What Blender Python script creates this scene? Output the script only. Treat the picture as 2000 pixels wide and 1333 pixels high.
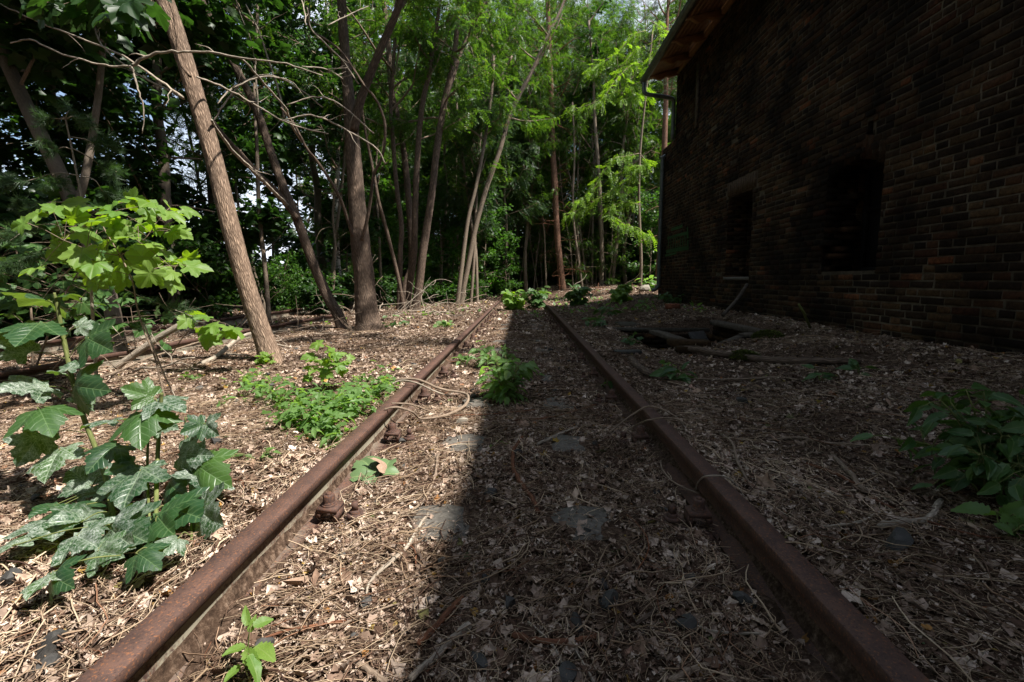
import bpy, math, random
import numpy as np
from mathutils import Vector, Matrix

SC = bpy.context.scene
for o in list(bpy.data.objects):
    bpy.data.objects.remove(o, do_unlink=True)
COL = SC.collection
R = math.radians

# ------------------------------------------------------------------ camera
CX, CZ = 0.033, 0.88
FPX, YAW, PITCH, SHY = 900.0, R(1.27), R(6.04), -0.013
cd = bpy.data.cameras.new('camera')
cd.sensor_width = 36.0
cd.lens = 36.0 * FPX / 2000.0
cd.shift_y = SHY
cd.clip_start = 0.02
cd.clip_end = 2000.0
cam = bpy.data.objects.new('camera', cd)
COL.objects.link(cam)
cam.location = (CX, 0.0, CZ)
cam.rotation_euler = (R(90) - PITCH, 0, YAW)
SC.camera = cam

# ------------------------------------------------------------------ light
SUN = Vector((3.21, -1.15, 5.8)).normalized()
EL = math.asin(SUN.z)
AZ = math.atan2(SUN.x, SUN.y)
w = bpy.data.worlds.new('World')
SC.world = w
w.use_nodes = True
nt = w.node_tree
nt.nodes.clear()
out = nt.nodes.new('ShaderNodeOutputWorld')
bg = nt.nodes.new('ShaderNodeBackground')
bg.inputs['Strength'].default_value = 0.08
sky = nt.nodes.new('ShaderNodeTexSky')
sky.sky_type = 'NISHITA'
sky.sun_disc = False
sky.sun_elevation = EL
sky.sun_rotation = AZ
tc = nt.nodes.new('ShaderNodeTexCoord')
cn = nt.nodes.new('ShaderNodeTexNoise')
cn.inputs['Scale'].default_value = 2.6
cn.inputs['Detail'].default_value = 7
cn.inputs['Roughness'].default_value = 0.6
cr = nt.nodes.new('ShaderNodeValToRGB')
cr.color_ramp.elements[0].position = 0.44
cr.color_ramp.elements[1].position = 0.62
mx = nt.nodes.new('ShaderNodeMix')
mx.data_type = 'RGBA'
mx.inputs['B'].default_value = (7.4, 7.8, 8.7, 1)
nt.links.new(tc.outputs['Generated'], cn.inputs['Vector'])
nt.links.new(cn.outputs['Fac'], cr.inputs['Fac'])
nt.links.new(cr.outputs['Color'], mx.inputs['Factor'])
nt.links.new(sky.outputs['Color'], mx.inputs['A'])
nt.links.new(mx.outputs['Result'], bg.inputs['Color'])
nt.links.new(bg.outputs['Background'], out.inputs['Surface'])

sd = bpy.data.lights.new('sun', 'SUN')
sd.energy = 5.0
sd.angle = R(1.0)
sd.color = (1.0, 0.955, 0.88)
so = bpy.data.objects.new('sun', sd)
so.rotation_euler = SUN.to_track_quat('Z', 'Y').to_euler()
so.location = (12, -6, 20)
COL.objects.link(so)

SC.view_settings.view_transform = 'Standard'
SC.view_settings.look = 'None'
SC.view_settings.exposure = 1.2
SC.view_settings.gamma = 1.0
try:
    SC.cycles.max_bounces = 6
    SC.cycles.diffuse_bounces = 3
    SC.cycles.glossy_bounces = 2
    SC.cycles.transmission_bounces = 4
    SC.cycles.caustics_reflective = False
    SC.cycles.caustics_refractive = False
except Exception:
    pass

# ------------------------------------------------------------------ helpers
RM = (Matrix.Rotation(YAW, 3, 'Z') @ Matrix.Rotation(R(90) - PITCH, 3, 'X'))
CP = Vector((CX, 0, CZ))

def ray(px, py):
    return RM @ Vector(((px - 1000) / FPX, (666.5 - py) / FPX + SHY * 2000 / FPX, -1.0))

def PY(px, py, Y):
    "point at depth y = Y seen at photo pixel px,py"
    d = ray(px, py)
    return CP + d * (Y / d.y)

def sst(a, b, t):
    t = np.clip((t - a) / (b - a), 0, 1)
    return t * t * (3 - 2 * t)

def vnoise(x, y, f, seed=0):
    x = np.asarray(x, float) * f + 37.3 * seed
    y = np.asarray(y, float) * f + 11.7 * seed
    xi, yi = np.floor(x), np.floor(y)
    fx, fy = x - xi, y - yi
    fx, fy = fx * fx * (3 - 2 * fx), fy * fy * (3 - 2 * fy)
    def h(a, b):
        s = np.sin(a * 127.1 + b * 311.7 + seed * 74.7) * 43758.5453
        return s - np.floor(s)
    return ((h(xi, yi) * (1 - fx) + h(xi + 1, yi) * fx) * (1 - fy) +
            (h(xi, yi + 1) * (1 - fx) + h(xi + 1, yi + 1) * fx) * fy) - 0.5

PIT = (1.45, 3.0, 5.0, 7.1)
def H(x, y):
    x = np.asarray(x, float); y = np.asarray(y, float)
    ins = 0.012 + 0.03 * vnoise(x, y, 2.3, 1) + 0.012 * vnoise(x, y, 9, 2)
    L = 0.118 - 0.05 * sst(0.9, 2.4, -x) - 0.03 * sst(3.4, 4.6, -x) + 0.05 * vnoise(x, y, 1.1, 3) * sst(0.8, 1.6, -x) + 0.022 * vnoise(x, y, 6, 4)
    Rr = 0.118 + 0.20 * sst(1.2, 3.5, x) + 0.06 * vnoise(x, y, 1.3, 5) * sst(0.8, 1.6, x) + 0.025 * vnoise(x, y, 6, 6)
    z = ins + (L - ins) * sst(0.725, 0.775, -x) + (Rr - ins) * sst(0.725, 0.775, x)
    far = 0.16 + 0.50 * sst(14, 21, y) * sst(-1.5, 2.5, x) + 0.10 * vnoise(x, y, 0.5, 7)
    k = sst(15, 21, y)
    z = z * (1 - k) + far * k
    z = z + 0.35 * sst(10.5, 18, y) * sst(0.9, 4, x) * (1 - k)
    pm = sst(PIT[0], PIT[0] + .18, x) * sst(-PIT[1], -PIT[1] + .1, -x) * sst(PIT[2], PIT[2] + .35, y) * sst(-PIT[3], -PIT[3] + .05, -y)
    return z - 0.55 * pm

def Hs(x, y):
    return float(H(x, y))

def G(px, py, dz=0.0):
    "ground point seen at a photo pixel"
    z = 0.1
    for _ in range(12):
        d = ray(px, py)
        t = (z + dz - CZ) / min(d.z, -1e-4)
        p = CP + d * t
        z = z * .3 + Hs(p.x, p.y) * .7
    p.z = z + dz
    return p

# mesh accumulator -----------------------------------------------------
class MB:
    def __init__(s):
        s.v = []; s.nv = 0; s.f = []; s.fc = []; s.at = []; s.hasat = False
    def add(s, V, F, at=None):
        """V (n,3); F list of arrays (m,k) or list of tuples of index"""
        V = np.asarray(V, np.float32).reshape(-1, 3)
        if isinstance(F, np.ndarray):
            F = [F]
        elif F and not isinstance(F[0], np.ndarray):
            d = {}
            for f in F:
                d.setdefault(len(f), []).append(f)
            F = [np.array(x) for x in d.values()]
        for a in F:
            a = np.asarray(a)
            if a.size == 0: continue
            s.f.append((a + s.nv).astype(np.int32).ravel())
            s.fc.append(np.full(len(a), a.shape[1], np.int32))
        s.v.append(V)
        if at is not None:
            s.hasat = True
            s.at.append(np.asarray(at, np.float32).reshape(-1, 3))
        else:
            s.at.append(np.zeros((len(V), 3), np.float32))
        s.nv += len(V)
    def mesh(s, name, mats, smooth=False):
        me = bpy.data.meshes.new(name)
        if not s.v:
            return me
        V = np.concatenate(s.v); L = np.concatenate(s.f); C = np.concatenate(s.fc)
        me.vertices.add(len(V)); me.vertices.foreach_set('co', V.ravel())
        me.loops.add(len(L)); me.loops.foreach_set('vertex_index', L)
        me.polygons.add(len(C))
        st = np.concatenate([[0], np.cumsum(C)[:-1]]).astype(np.int32)
        me.polygons.foreach_set('loop_start', st)
        try:
            me.polygons.foreach_set('loop_total', C)
        except Exception:
            pass
        me.update(calc_edges=True)
        if smooth:
            me.polygons.foreach_set('use_smooth', np.ones(len(C), bool))
        if s.hasat:
            a = me.attributes.new('tex', 'FLOAT_VECTOR', 'POINT')
            a.data.foreach_set('vector', np.concatenate(s.at).ravel())
        if not isinstance(mats, (list, tuple)):
            mats = [mats]
        for m in mats:
            me.materials.append(m)
        return me
    def obj(s, name, mats, parent=None, smooth=False, loc=None):
        """loc: the thing's base; verts are world coords -> made local"""
        if parent is not None:
            off = np.array(parent['_base'], np.float32) if '_base' in parent else np.zeros(3, np.float32)
        elif loc is not None:
            off = np.array(loc, np.float32)
        else:
            off = np.zeros(3, np.float32)
        if s.v:
            s.v = [a - off for a in s.v]
        o = bpy.data.objects.new(name, s.mesh(name, mats, smooth))
        COL.objects.link(o)
        if parent is not None:
            o.parent = parent
            if parent.type == 'MESH':
                o['_base'] = [float(q) for q in off]
        else:
            o.location = [float(q) for q in off]
        o['_base'] = [float(q) for q in off]
        return o

def empty(name, loc=(0, 0, 0)):
    o = bpy.data.objects.new(name, None)
    COL.objects.link(o)
    o.empty_display_size = 0.1
    o.location = loc
    o['_base'] = [float(q) for q in loc]
    return o

def tag(o, label=None, cat=None, group=None, kind=None):
    if label: o['label'] = label
    if cat: o['category'] = cat
    if group: o['group'] = group
    if kind: o['kind'] = kind
    return o

def copy_tree(o, parent=None):
    c = o.copy()
    COL.objects.link(c)
    if parent is not None:
        c.parent = parent
    for ch in o.children:
        copy_tree(ch, c)
    return c

# geometry primitives ---------------------------------------------------
def frames(P):
    P = np.asarray(P, float)
    T = np.gradient(P, axis=0)
    T /= np.linalg.norm(T, axis=1)[:, None] + 1e-12
    N = np.zeros_like(T)
    a = np.array([0, 0, 1.0]) if abs(T[0][2]) < .9 else np.array([1.0, 0, 0])
    n = a - T[0] * a.dot(T[0])
    n /= np.linalg.norm(n)
    for i in range(len(T)):
        n = n - T[i] * n.dot(T[i])
        n /= np.linalg.norm(n) + 1e-12
        N[i] = n
    return T, N, np.cross(T, N)

def tube(mb, P, r, n=8, cap=True, rough=0.0, seed=0, flat=1.0, bark=None):
    P = np.asarray([tuple(p) for p in P], float)
    m = len(P)
    r = np.broadcast_to(np.asarray(r, float), (m,)).copy()
    T, N, B = frames(P)
    th = np.linspace(0, 2 * np.pi, n, endpoint=False)
    Lc = np.concatenate([[0], np.cumsum(np.linalg.norm(np.diff(P, axis=0), axis=1))])
    c, s_ = np.cos(th), np.sin(th)
    RR = np.ones((m, n)) * r[:, None]
    if bark:
        # furrowed bark: vertical ridges wandering along the trunk
        amp, k = bark
        u = th[None, :] * r.mean() + 0.25 * r.mean() * vnoise(Lc[:, None] * np.ones((1, n)), th[None, :] * np.ones((m, 1)), 2.2, seed)
        LL = Lc[:, None] * np.ones((1, n))
        a = np.abs(vnoise(u * k + 9, LL * k * .22, 1.0, seed + 1)) + .5 * np.abs(vnoise(u * k * 2.1, LL * k * .5, 1.0, seed + 2))
        RR = RR + amp * (a - .35)
        RR = RR + r[:, None] * .10 * vnoise(LL * 1.6, th[None, :] * .9 + 0 * LL, 1.0, seed + 5) * np.minimum(1, 1)
    if rough:
        RR *= 1 + rough * np.random.RandomState(seed).uniform(-1, 1, (m, n))
    V = P[:, None, :] + RR[:, :, None] * (c[None, :, None] * N[:, None, :] + flat * s_[None, :, None] * B[:, None, :])
    A = np.stack([np.broadcast_to(c[None, :], (m, n)) * r[:, None], np.broadcast_to(s_[None, :], (m, n)) * r[:, None],
                  np.broadcast_to(Lc[:, None], (m, n))], -1)
    i = np.arange(m - 1)[:, None] * n
    j = np.arange(n)[None, :]
    j2 = (j + 1) % n
    F = np.stack([i + j, i + j2, i + n + j2, i + n + j], -1).reshape(-1, 4)
    V = V.reshape(-1, 3); A = A.reshape(-1, 3)
    Fs = [F]
    if cap:
        Fs.append(np.array([list(range(n))[::-1]])); Fs.append(np.array([list(range((m - 1) * n, m * n))]))
    mb.add(V, Fs, A)

def smooth_path(P, k=4):
    "Catmull-Rom through points (tuples of any width)"
    P = np.asarray([tuple(p) for p in P], float)
    Q = np.vstack([2 * P[0] - P[1], P, 2 * P[-1] - P[-2]])
    o = []
    for i in range(1, len(Q) - 2):
        p0, p1, p2, p3 = Q[i - 1], Q[i], Q[i + 1], Q[i + 2]
        for t in np.arange(k) / k:
            o.append(.5 * ((2 * p1) + (-p0 + p2) * t + (2 * p0 - 5 * p1 + 4 * p2 - p3) * t * t + (-p0 + 3 * p1 - 3 * p2 + p3) * t ** 3))
    o.append(P[-1])
    return np.array(o)

def box(mb, c, s, rz=0.0, jit=0.0, rng=None, rx=0, ry=0):
    hx, hy, hz = s[0] / 2, s[1] / 2, s[2] / 2
    V = np.array([[a * hx, b * hy, d * hz] for d in (-1, 1) for a, b in ((-1, -1), (1, -1), (1, 1), (-1, 1))])
    if jit: V = V + (rng or np.random).uniform(-jit, jit, V.shape)
    M = np.array(Matrix.Rotation(rz, 3, 'Z') @ Matrix.Rotation(ry, 3, 'Y') @ Matrix.Rotation(rx, 3, 'X'))
    V = V @ M.T + np.array(c)
    mb.add(V, [(3, 2, 1, 0), (4, 5, 6, 7), (0, 1, 5, 4), (1, 2, 6, 5), (2, 3, 7, 6), (3, 0, 4, 7)], V - np.array(c))

def rotmats(yaw, pitch, roll):
    "vectorised Rz(yaw) Ry(pitch) Rx(roll)"
    yaw, pitch, roll = np.broadcast_arrays(yaw, pitch, roll)
    cy, sy, cp, sp, cr_, sr = np.cos(yaw), np.sin(yaw), np.cos(pitch), np.sin(pitch), np.cos(roll), np.sin(roll)
    M = np.empty(yaw.shape + (3, 3))
    M[..., 0, 0] = cy * cp; M[..., 0, 1] = cy * sp * sr - sy * cr_; M[..., 0, 2] = cy * sp * cr_ + sy * sr
    M[..., 1, 0] = sy * cp; M[..., 1, 1] = sy * sp * sr + cy * cr_; M[..., 1, 2] = sy * sp * cr_ - cy * sr
    M[..., 2, 0] = -sp; M[..., 2, 1] = cp * sr; M[..., 2, 2] = cp * cr_
    return M

def scatter(mb, T, pos, M, size, attr=False):
    """T = (verts, [face arrays]); instances"""
    V, F = T
    n, k = len(pos), len(V)
    if n == 0: return
    size = np.broadcast_to(np.asarray(size, float).reshape(-1, 1) if np.ndim(size) else np.full((n, 1), size), (n, 1))
    W = np.einsum('nij,kj->nki', M, V) * size[:, None, :] + np.asarray(pos)[:, None, :]
    off = (np.arange(n) * k)[:, None, None]
    Fs = [(np.asarray(f)[None] + off).reshape(-1, np.asarray(f).shape[1]) for f in F]
    mb.add(W.reshape(-1, 3), Fs, np.tile(V, (n, 1)) if attr else None)

# ------------------------------------------------------------------ materials
def mat(name):
    m = bpy.data.materials.new(name)
    m.use_nodes = True
    n = m.node_tree
    n.nodes.clear()
    o = n.nodes.new('ShaderNodeOutputMaterial')
    b = n.nodes.new('ShaderNodeBsdfPrincipled')
    n.links.new(b.outputs[0], o.inputs['Surface'])
    return m, n, b, o

def nn(nt, typ, **kw):
    x = nt.nodes.new(typ)
    for k, v in kw.items():
        if k.startswith('_'):
            setattr(x, k[1:], v)
        else:
            x.inputs[k].default_value = v
    return x

def ramp(nt, fac, stops, interp='LINEAR'):
    r = nt.nodes.new('ShaderNodeValToRGB')
    r.color_ramp.interpolation = interp
    e = r.color_ramp.elements
    while len(e) < len(stops): e.new(0.5)
    for i, (p, c) in enumerate(stops):
        e[i].position = p
        e[i].color = tuple(c) + (1,) if len(c) == 3 else c
    if fac is not None:
        nt.links.new(fac, r.inputs['Fac'])
    return r

def coords(nt, kind='Object', scale=None):
    if kind == 'tex':
        a = nt.nodes.new('ShaderNodeAttribute'); a.attribute_name = 'tex'
        src = a.outputs['Vector']
    elif kind == 'World':
        a = nt.nodes.new('ShaderNodeNewGeometry'); src = a.outputs['Position']
    else:
        a = nt.nodes.new('ShaderNodeTexCoord'); src = a.outputs[kind]
    if scale:
        m = nt.nodes.new('ShaderNodeMapping')
        m.inputs['Scale'].default_value = scale
        nt.links.new(src, m.inputs['Vector'])
        src = m.outputs['Vector']
    return src

def noise(nt, vec, scale, detail=4, rough=0.6, dist=0.0):
    x = nn(nt, 'ShaderNodeTexNoise', Scale=scale, Detail=detail, Roughness=rough, Distortion=dist)
    nt.links.new(vec, x.inputs['Vector'])
    return x.outputs['Fac']

def math_(nt, op, a, b=None, clamp=False):
    x = nt.nodes.new('ShaderNodeMath'); x.operation = op; x.use_clamp = clamp
    for i, q in enumerate((a, b)):
        if q is None: continue
        if isinstance(q, (int, float)): x.inputs[i].default_value = q
        else: nt.links.new(q, x.inputs[i])
    return x.outputs[0]

def mixc(nt, fac, a, b, mode='MIX'):
    x = nt.nodes.new('ShaderNodeMix'); x.data_type = 'RGBA'; x.blend_type = mode
    for k, q in (('Factor', fac), ('A', a), ('B', b)):
        s = x.inputs[0] if k == 'Factor' else x.inputs[6 if k == 'A' else 7]
        if isinstance(q, (int, float)): s.default_value = q
        elif isinstance(q, tuple): s.default_value = q + (1,) if len(q) == 3 else q
        else: nt.links.new(q, s)
    return x.outputs[2]

def bump(nt, b, h, strength=0.5, dist=0.01):
    x = nn(nt, 'ShaderNodeBump', Strength=strength, Distance=dist)
    nt.links.new(h, x.inputs['Height'])
    nt.links.new(x.outputs['Normal'], b.inputs['Normal'])

def island(nt):
    return nt.nodes.new('ShaderNodeNewGeometry').outputs['Random Per Island']

def leaf_mat(name, stops, trans=(0.10, 0.24, 0.02), tfac=0.4, rough=0.45, spec=0.35):
    m, n, b, o = mat(name)
    c = ramp(n, island(n), [(p_, tuple(q * .78 for q in c_)) for p_, c_ in stops])
    trans = tuple(q * .82 for q in trans)
    vc = noise(n, coords(n, 'World'), 14, 2)
    col = mixc(n, 0.35, c.outputs['Color'], mixc(n, vc, (0.5, 0.5, 0.5), (1.3, 1.3, 1.3)), 'MULTIPLY')
    n.links.new(col, b.inputs['Base Color'])
    b.inputs['Roughness'].default_value = rough
    b.inputs['Specular IOR Level'].default_value = spec
    t = n.nodes.new('ShaderNodeBsdfTranslucent')
    n.links.new(mixc(n, 0.6, mixc(n, 1.0, col, (1.9, 2.1, 1.0), 'MULTIPLY'), trans), t.inputs['Color'])
    x = n.nodes.new('ShaderNodeMixShader'); x.inputs[0].default_value = tfac
    n.links.new(b.outputs[0], x.inputs[1]); n.links.new(t.outputs[0], x.inputs[2])
    n.links.new(x.outputs[0], o.inputs['Surface'])
    return m

M = {}
M['leaf_dark'] = leaf_mat('leaf_dark', [(0, (.018, .045, .012)), (.6, (.028, .075, .016)), (1, (.05, .11, .02))], (.07, .19, .015), .35)
M['leaf_mid'] = leaf_mat('leaf_mid', [(0, (.03, .08, .015)), (.6, (.05, .13, .018)), (1, (.09, .18, .025))], (.12, .32, .02), .42)
M['leaf_locust'] = leaf_mat('leaf_locust', [(0, (.022, .055, .012)), (.5, (.05, .125, .017)), (.93, (.10, .20, .026)), (1, (.28, .22, .02))], (.165, .33, .02), .43)
M['leaf_blue'] = leaf_mat('leaf_blue', [(0, (.035, .075, .03)), (1, (.08, .14, .055))], (.09, .19, .035), .35)
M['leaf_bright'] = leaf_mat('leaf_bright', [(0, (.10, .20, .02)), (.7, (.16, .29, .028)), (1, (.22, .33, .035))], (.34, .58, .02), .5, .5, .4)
M['leaf_weed'] = leaf_mat('leaf_weed', [(0, (.10, .20, .05)), (1, (.20, .34, .11))], (.36, .62, .07), .5)
M['needle'] = leaf_mat('needle', [(0, (.03, .07, .02)), (1, (.08, .14, .035))], (.06, .13, .02), .15, .5)

def bark_mat(name, dark, light, sx=1.0, strength=.8, patches=None):
    m, n, b, o = mat(name)
    v = coords(n, 'tex', (60 * sx, 60 * sx, 9 * sx))
    vo = nn(n, 'ShaderNodeTexVoronoi', Scale=1.0, _feature='DISTANCE_TO_EDGE')
    vv = nn(n, 'ShaderNodeVectorMath', _operation='ADD')
    nz = nn(n, 'ShaderNodeTexNoise', Scale=1.3, Detail=3)
    n.links.new(v, nz.inputs['Vector']); n.links.new(v, vv.inputs[0]); n.links.new(nz.outputs['Color'], vv.inputs[1])
    n.links.new(vv.outputs[0], vo.inputs['Vector'])
    fine = noise(n, v, 3.0, 5, .7)
    h = math_(n, 'ADD', math_(n, 'MULTIPLY', vo.outputs['Distance'], 1.6, True), math_(n, 'MULTIPLY', fine, .6))
    col = ramp(n, h, [(.1, dark), (.85, light)]).outputs['Color']
    big = noise(n, coords(n, 'tex', (5, 5, 2)), 1.0, 3)
    col = mixc(n, 1.0, col, ramp(n, big, [(.3, (.75, .75, .75)), (.7, (1.2, 1.15, 1.1))]).outputs['Color'], 'MULTIPLY')
    if patches:
        pz = noise(n, coords(n, 'tex', (10, 10, 22)), 1.0, 3)
        col = mixc(n, ramp(n, pz, [(.52, (0, 0, 0)), (.60, (1, 1, 1))]).outputs['Color'], col, patches)
    n.links.new(col, b.inputs['Base Color'])
    b.inputs['Roughness'].default_value = .9
    b.inputs['Specular IOR Level'].default_value = .15
    bump(n, b, h, strength, .012)
    return m

M['bark'] = bark_mat('bark', (.045, .028, .020), (.36, .26, .19), 1.0, 1.0)
M['bark_brown'] = bark_mat('bark_brown', (.034, .025, .020), (.205, .150, .115))
M['bark_smooth'] = bark_mat('bark_smooth', (.12, .095, .075), (.20, .165, .13), 2.0, .25)
M['bark_pale'] = bark_mat('bark_pale', (.10, .075, .055), (.27, .22, .17), 1.6, .4)
M['bark_birch'] = bark_mat('bark_birch', (.35, .34, .31), (.55, .54, .50), .8, .2, (.05, .045, .04))
M['bark_pine'] = bark_mat('bark_pine', (.06, .034, .024), (.24, .135, .09), .8, .8)
M['twig'] = bark_mat('twig', (.12, .085, .06), (.30, .235, .18), 2.0, .3)
M['twig_red'] = bark_mat('twig_red', (.08, .035, .022), (.20, .09, .05), 2.0, .3)
M['deadwood'] = bark_mat('deadwood', (.16, .13, .10), (.45, .39, .32), 1.2, .5)
M['stem_green'] = bark_mat('stem_green', (.08, .10, .03), (.17, .19, .07), 2.0, .2)

def rust_mat(name, lichen):
    m, n, b, o = mat(name)
    v = coords(n, 'World')
    a = noise(n, v, 18, 6, .7); c = noise(n, v, 160, 3, .7); l = noise(n, v, 5, 5, .6)
    col = ramp(n, a, [(.3, (.045, .027, .022)), (.55, (.078, .044, .034)), (.75, (.115, .060, .042))]).outputs['Color']
    col = mixc(n, ramp(n, c, [(.56, (0, 0, 0)), (.64, (1, 1, 1))]).outputs['Color'], col, (.17, .072, .035))
    col = mixc(n, ramp(n, c, [(.34, (1, 1, 1)), (.42, (0, 0, 0))]).outputs['Color'], col, (.04, .02, .017))
    if lichen:
        g = nn(n, 'ShaderNodeTexNoise', Scale=90, Detail=5, Roughness=.75); n.links.new(v, g.inputs['Vector'])
        f = math_(n, 'MULTIPLY', ramp(n, math_(n, 'ADD', math_(n, 'MULTIPLY', l, .7), math_(n, 'MULTIPLY', g.outputs['Fac'], .5)),
                                      [(.50, (0, 0, 0)), (.64, (1, 1, 1))]).outputs['Color'], .8)
        sp = n.nodes.new('ShaderNodeSeparateXYZ'); n.links.new(v, sp.inputs[0])
        f = math_(n, 'MULTIPLY', f, ramp(n, sp.outputs[2], [(.012, (.06, .06, .06)), (.05, (1, 1, 1))]).outputs['Color'])
        col = mixc(n, f, col, (.26, .24, .18))
    n.links.new(col, b.inputs['Base Color'])
    b.inputs['Roughness'].default_value = .78
    b.inputs['Specular IOR Level'].default_value = .3
    bump(n, b, math_(n, 'ADD', a, math_(n, 'MULTIPLY', c, .5)), .35, .003)
    return m
M['rust'] = rust_mat('rust', False)
M['rust_web'] = rust_mat('rust_web', True)

def litter_mat(name, stops):
    m, n, b, o = mat(name)
    c = ramp(n, island(n), stops).outputs['Color']
    z = noise(n, coords(n, 'World'), 120, 3)
    c = mixc(n, 1.0, c, ramp(n, z, [(.3, (.78, .76, .74)), (.7, (1.18, 1.16, 1.14))]).outputs['Color'], 'MULTIPLY')
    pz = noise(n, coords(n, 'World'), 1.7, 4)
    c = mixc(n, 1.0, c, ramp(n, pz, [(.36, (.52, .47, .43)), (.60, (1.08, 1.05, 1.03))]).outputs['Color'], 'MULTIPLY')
    n.links.new(c, b.inputs['Base Color'])
    b.inputs['Roughness'].default_value = .85
    b.inputs['Specular IOR Level'].default_value = .15
    return m
M['flake'] = litter_mat('flake', [(0, (.065, .040, .028)), (.15, (.14, .09, .065)), (.34, (.27, .20, .158)), (.58, (.42, .34, .28)), (.84, (.57, .48, .41)), (.962, (.66, .58, .51)), (.966, (.30, .12, .06)), (.988, (.36, .25, .06)), (1, (.12, .17, .09))])
M['flake_big'] = litter_mat('flake_big', [(0, (.14, .085, .06)), (.5, (.30, .21, .155)), (1, (.50, .40, .32))])
M['straw'] = litter_mat('straw', [(0, (.07, .04, .032)), (.2, (.17, .11, .08)), (.5, (.38, .285, .20)), (.92, (.60, .50, .37)), (1, (.26, .11, .06))])
M['chip'] = litter_mat('chip', [(0, (.08, .05, .035)), (.4, (.26, .185, .135)), (.8, (.50, .41, .32)), (1, (.62, .53, .43))])

def ground_mat():
    m, n, b, o = mat('soil')
    v = coords(n, 'World')
    a = noise(n, v, 3, 6, .65); c = noise(n, v, 45, 6, .75); d = nn(n, 'ShaderNodeTexVoronoi', Scale=55); n.links.new(v, d.inputs['Vector'])
    col = ramp(n, c, [(.3, (.03, .019, .014)), (.5, (.09, .06, .043)), (.62, (.2, .145, .11)), (.8, (.38, .30, .23))]).outputs['Color']
    col = mixc(n, 1.0, col, ramp(n, a, [(.3, (.6, .55, .5)), (.7, (1.15, 1.1, 1.05))]).outputs['Color'], 'MULTIPLY')
    n.links.new(col, b.inputs['Base Color'])
    b.inputs['Roughness'].default_value = .95
    b.inputs['Specular IOR Level'].default_value = .1
    bump(n, b, math_(n, 'ADD', c, d.outputs['Distance']), .9, .02)
    return m
M['soil'] = ground_mat()

def plain(name, stops, scale=20, rough=.8, bs=.4, bd=.005, kind='World', spec=.3, detail=5):
    m, n, b, o = mat(name)
    v = coords(n, kind)
    a = noise(n, v, scale, detail, .65)
    n.links.new(ramp(n, a, stops).outputs['Color'], b.inputs['Base Color'])
    b.inputs['Roughness'].default_value = rough
    b.inputs['Specular IOR Level'].default_value = spec
    bump(n, b, noise(n, v, scale * 2.5, 4, .7), bs, bd)
    return m
M['stone'] = plain('stone', [(.3, (.026, .025, .024)), (.6, (.055, .052, .048)), (.8, (.12, .11, .10))], 30, .7, .5, .004)
M['stone_pale'] = plain('stone_pale', [(.3, (.12, .11, .09)), (.6, (.25, .22, .18)), (.8, (.42, .38, .32))], 30, .85, .5, .004)
M['concrete'] = plain('concrete', [(.3, (.06, .053, .045)), (.55, (.125, .112, .095)), (.75, (.20, .18, .155))], 60, .9, .5, .003)
M['mortar'] = plain('mortar', [(.35, (.028, .023, .016)), (.5, (.085, .073, .052)), (.65, (.15, .13, .095))], 5, .95, .9, .008)
M['metal_gutter'] = plain('metal_gutter', [(.3, (.075, .085, .08)), (.7, (.14, .155, .145))], 9, .45, .1, .002)
M['metal_gutter'].node_tree.nodes['Principled BSDF'].inputs['Metallic'].default_value = .35
M['roof_tile'] = plain('roof_tile', [(.3, (.10, .04, .03)), (.7, (.2, .08, .05))], 6, .8, .6, .02)
M['wood_new'] = plain('wood_new', [(.3, (.13, .058, .020)), (.6, (.21, .10, .036)), (.8, (.27, .14, .055))], 5, .6, .2, .003)
M['wood_old'] = plain('wood_old', [(.3, (.04, .030, .022)), (.6, (.095, .076, .06)), (.8, (.17, .14, .115))], 16, .9, .6, .004)
M['old_masonry'] = plain('old_masonry', [(.3, (.03, .025, .02)), (.6, (.075, .065, .05)), (.8, (.13, .115, .09))], 22, .95, .8, .008)
M['moss'] = plain('moss', [(.3, (.03, .045, .008)), (.7, (.12, .14, .02))], 60, .95, 1.0, .01)
M['unlit_room_black'] = plain('unlit_room_black', [(.3, (.006, .006, .006)), (.7, (.012, .011, .010))], 6, .95, .2, .005)
M['paint_green'] = plain('paint_green', [(.3, (.010, .045, .012)), (.7, (.018, .085, .02))], 8, .8, .3, .004)
M['brick_clay'] = plain('brick_clay', [(.3, (.10, .035, .02)), (.7, (.24, .085, .045))], 20, .9, .6, .004)

def brick_mat():
    m, n, b, o = mat('brick_sooty')
    c = ramp(n, island(n), [(0, (.016, .010, .007)), (.3, (.026, .016, .010)), (.55, (.042, .025, .014)), (.75, (.068, .041, .021)), (.88, (.052, .022, .013)), (.97, (.09, .05, .026)), (1, (.15, .055, .026))]).outputs['Color']
    v = coords(n, 'World')
    a = noise(n, v, 28, 5, .7); bigs = noise(n, v, 1.1, 4, .6)
    c = mixc(n, 1.0, c, ramp(n, a, [(.32, (.35, .33, .32)), (.6, (1.05, 1.05, 1.0)), (.75, (1.5, 1.5, 1.4))]).outputs['Color'], 'MULTIPLY')
    c = mixc(n, 1.0, c, ramp(n, bigs, [(.38, (.28, .26, .24)), (.62, (1.2, 1.2, 1.15))]).outputs['Color'], 'MULTIPLY')
    n.links.new(c, b.inputs['Base Color'])
    b.inputs['Roughness'].default_value = .92
    b.inputs['Specular IOR Level'].default_value = .12
    bump(n, b, a, .7, .006)
    return m
M['brick'] = brick_mat()
M['brick_light'] = plain('brick_light', [(.3, (.03, .019, .012)), (.55, (.075, .048, .028)), (.75, (.12, .08, .05))], 18, .92, .6, .005)
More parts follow.
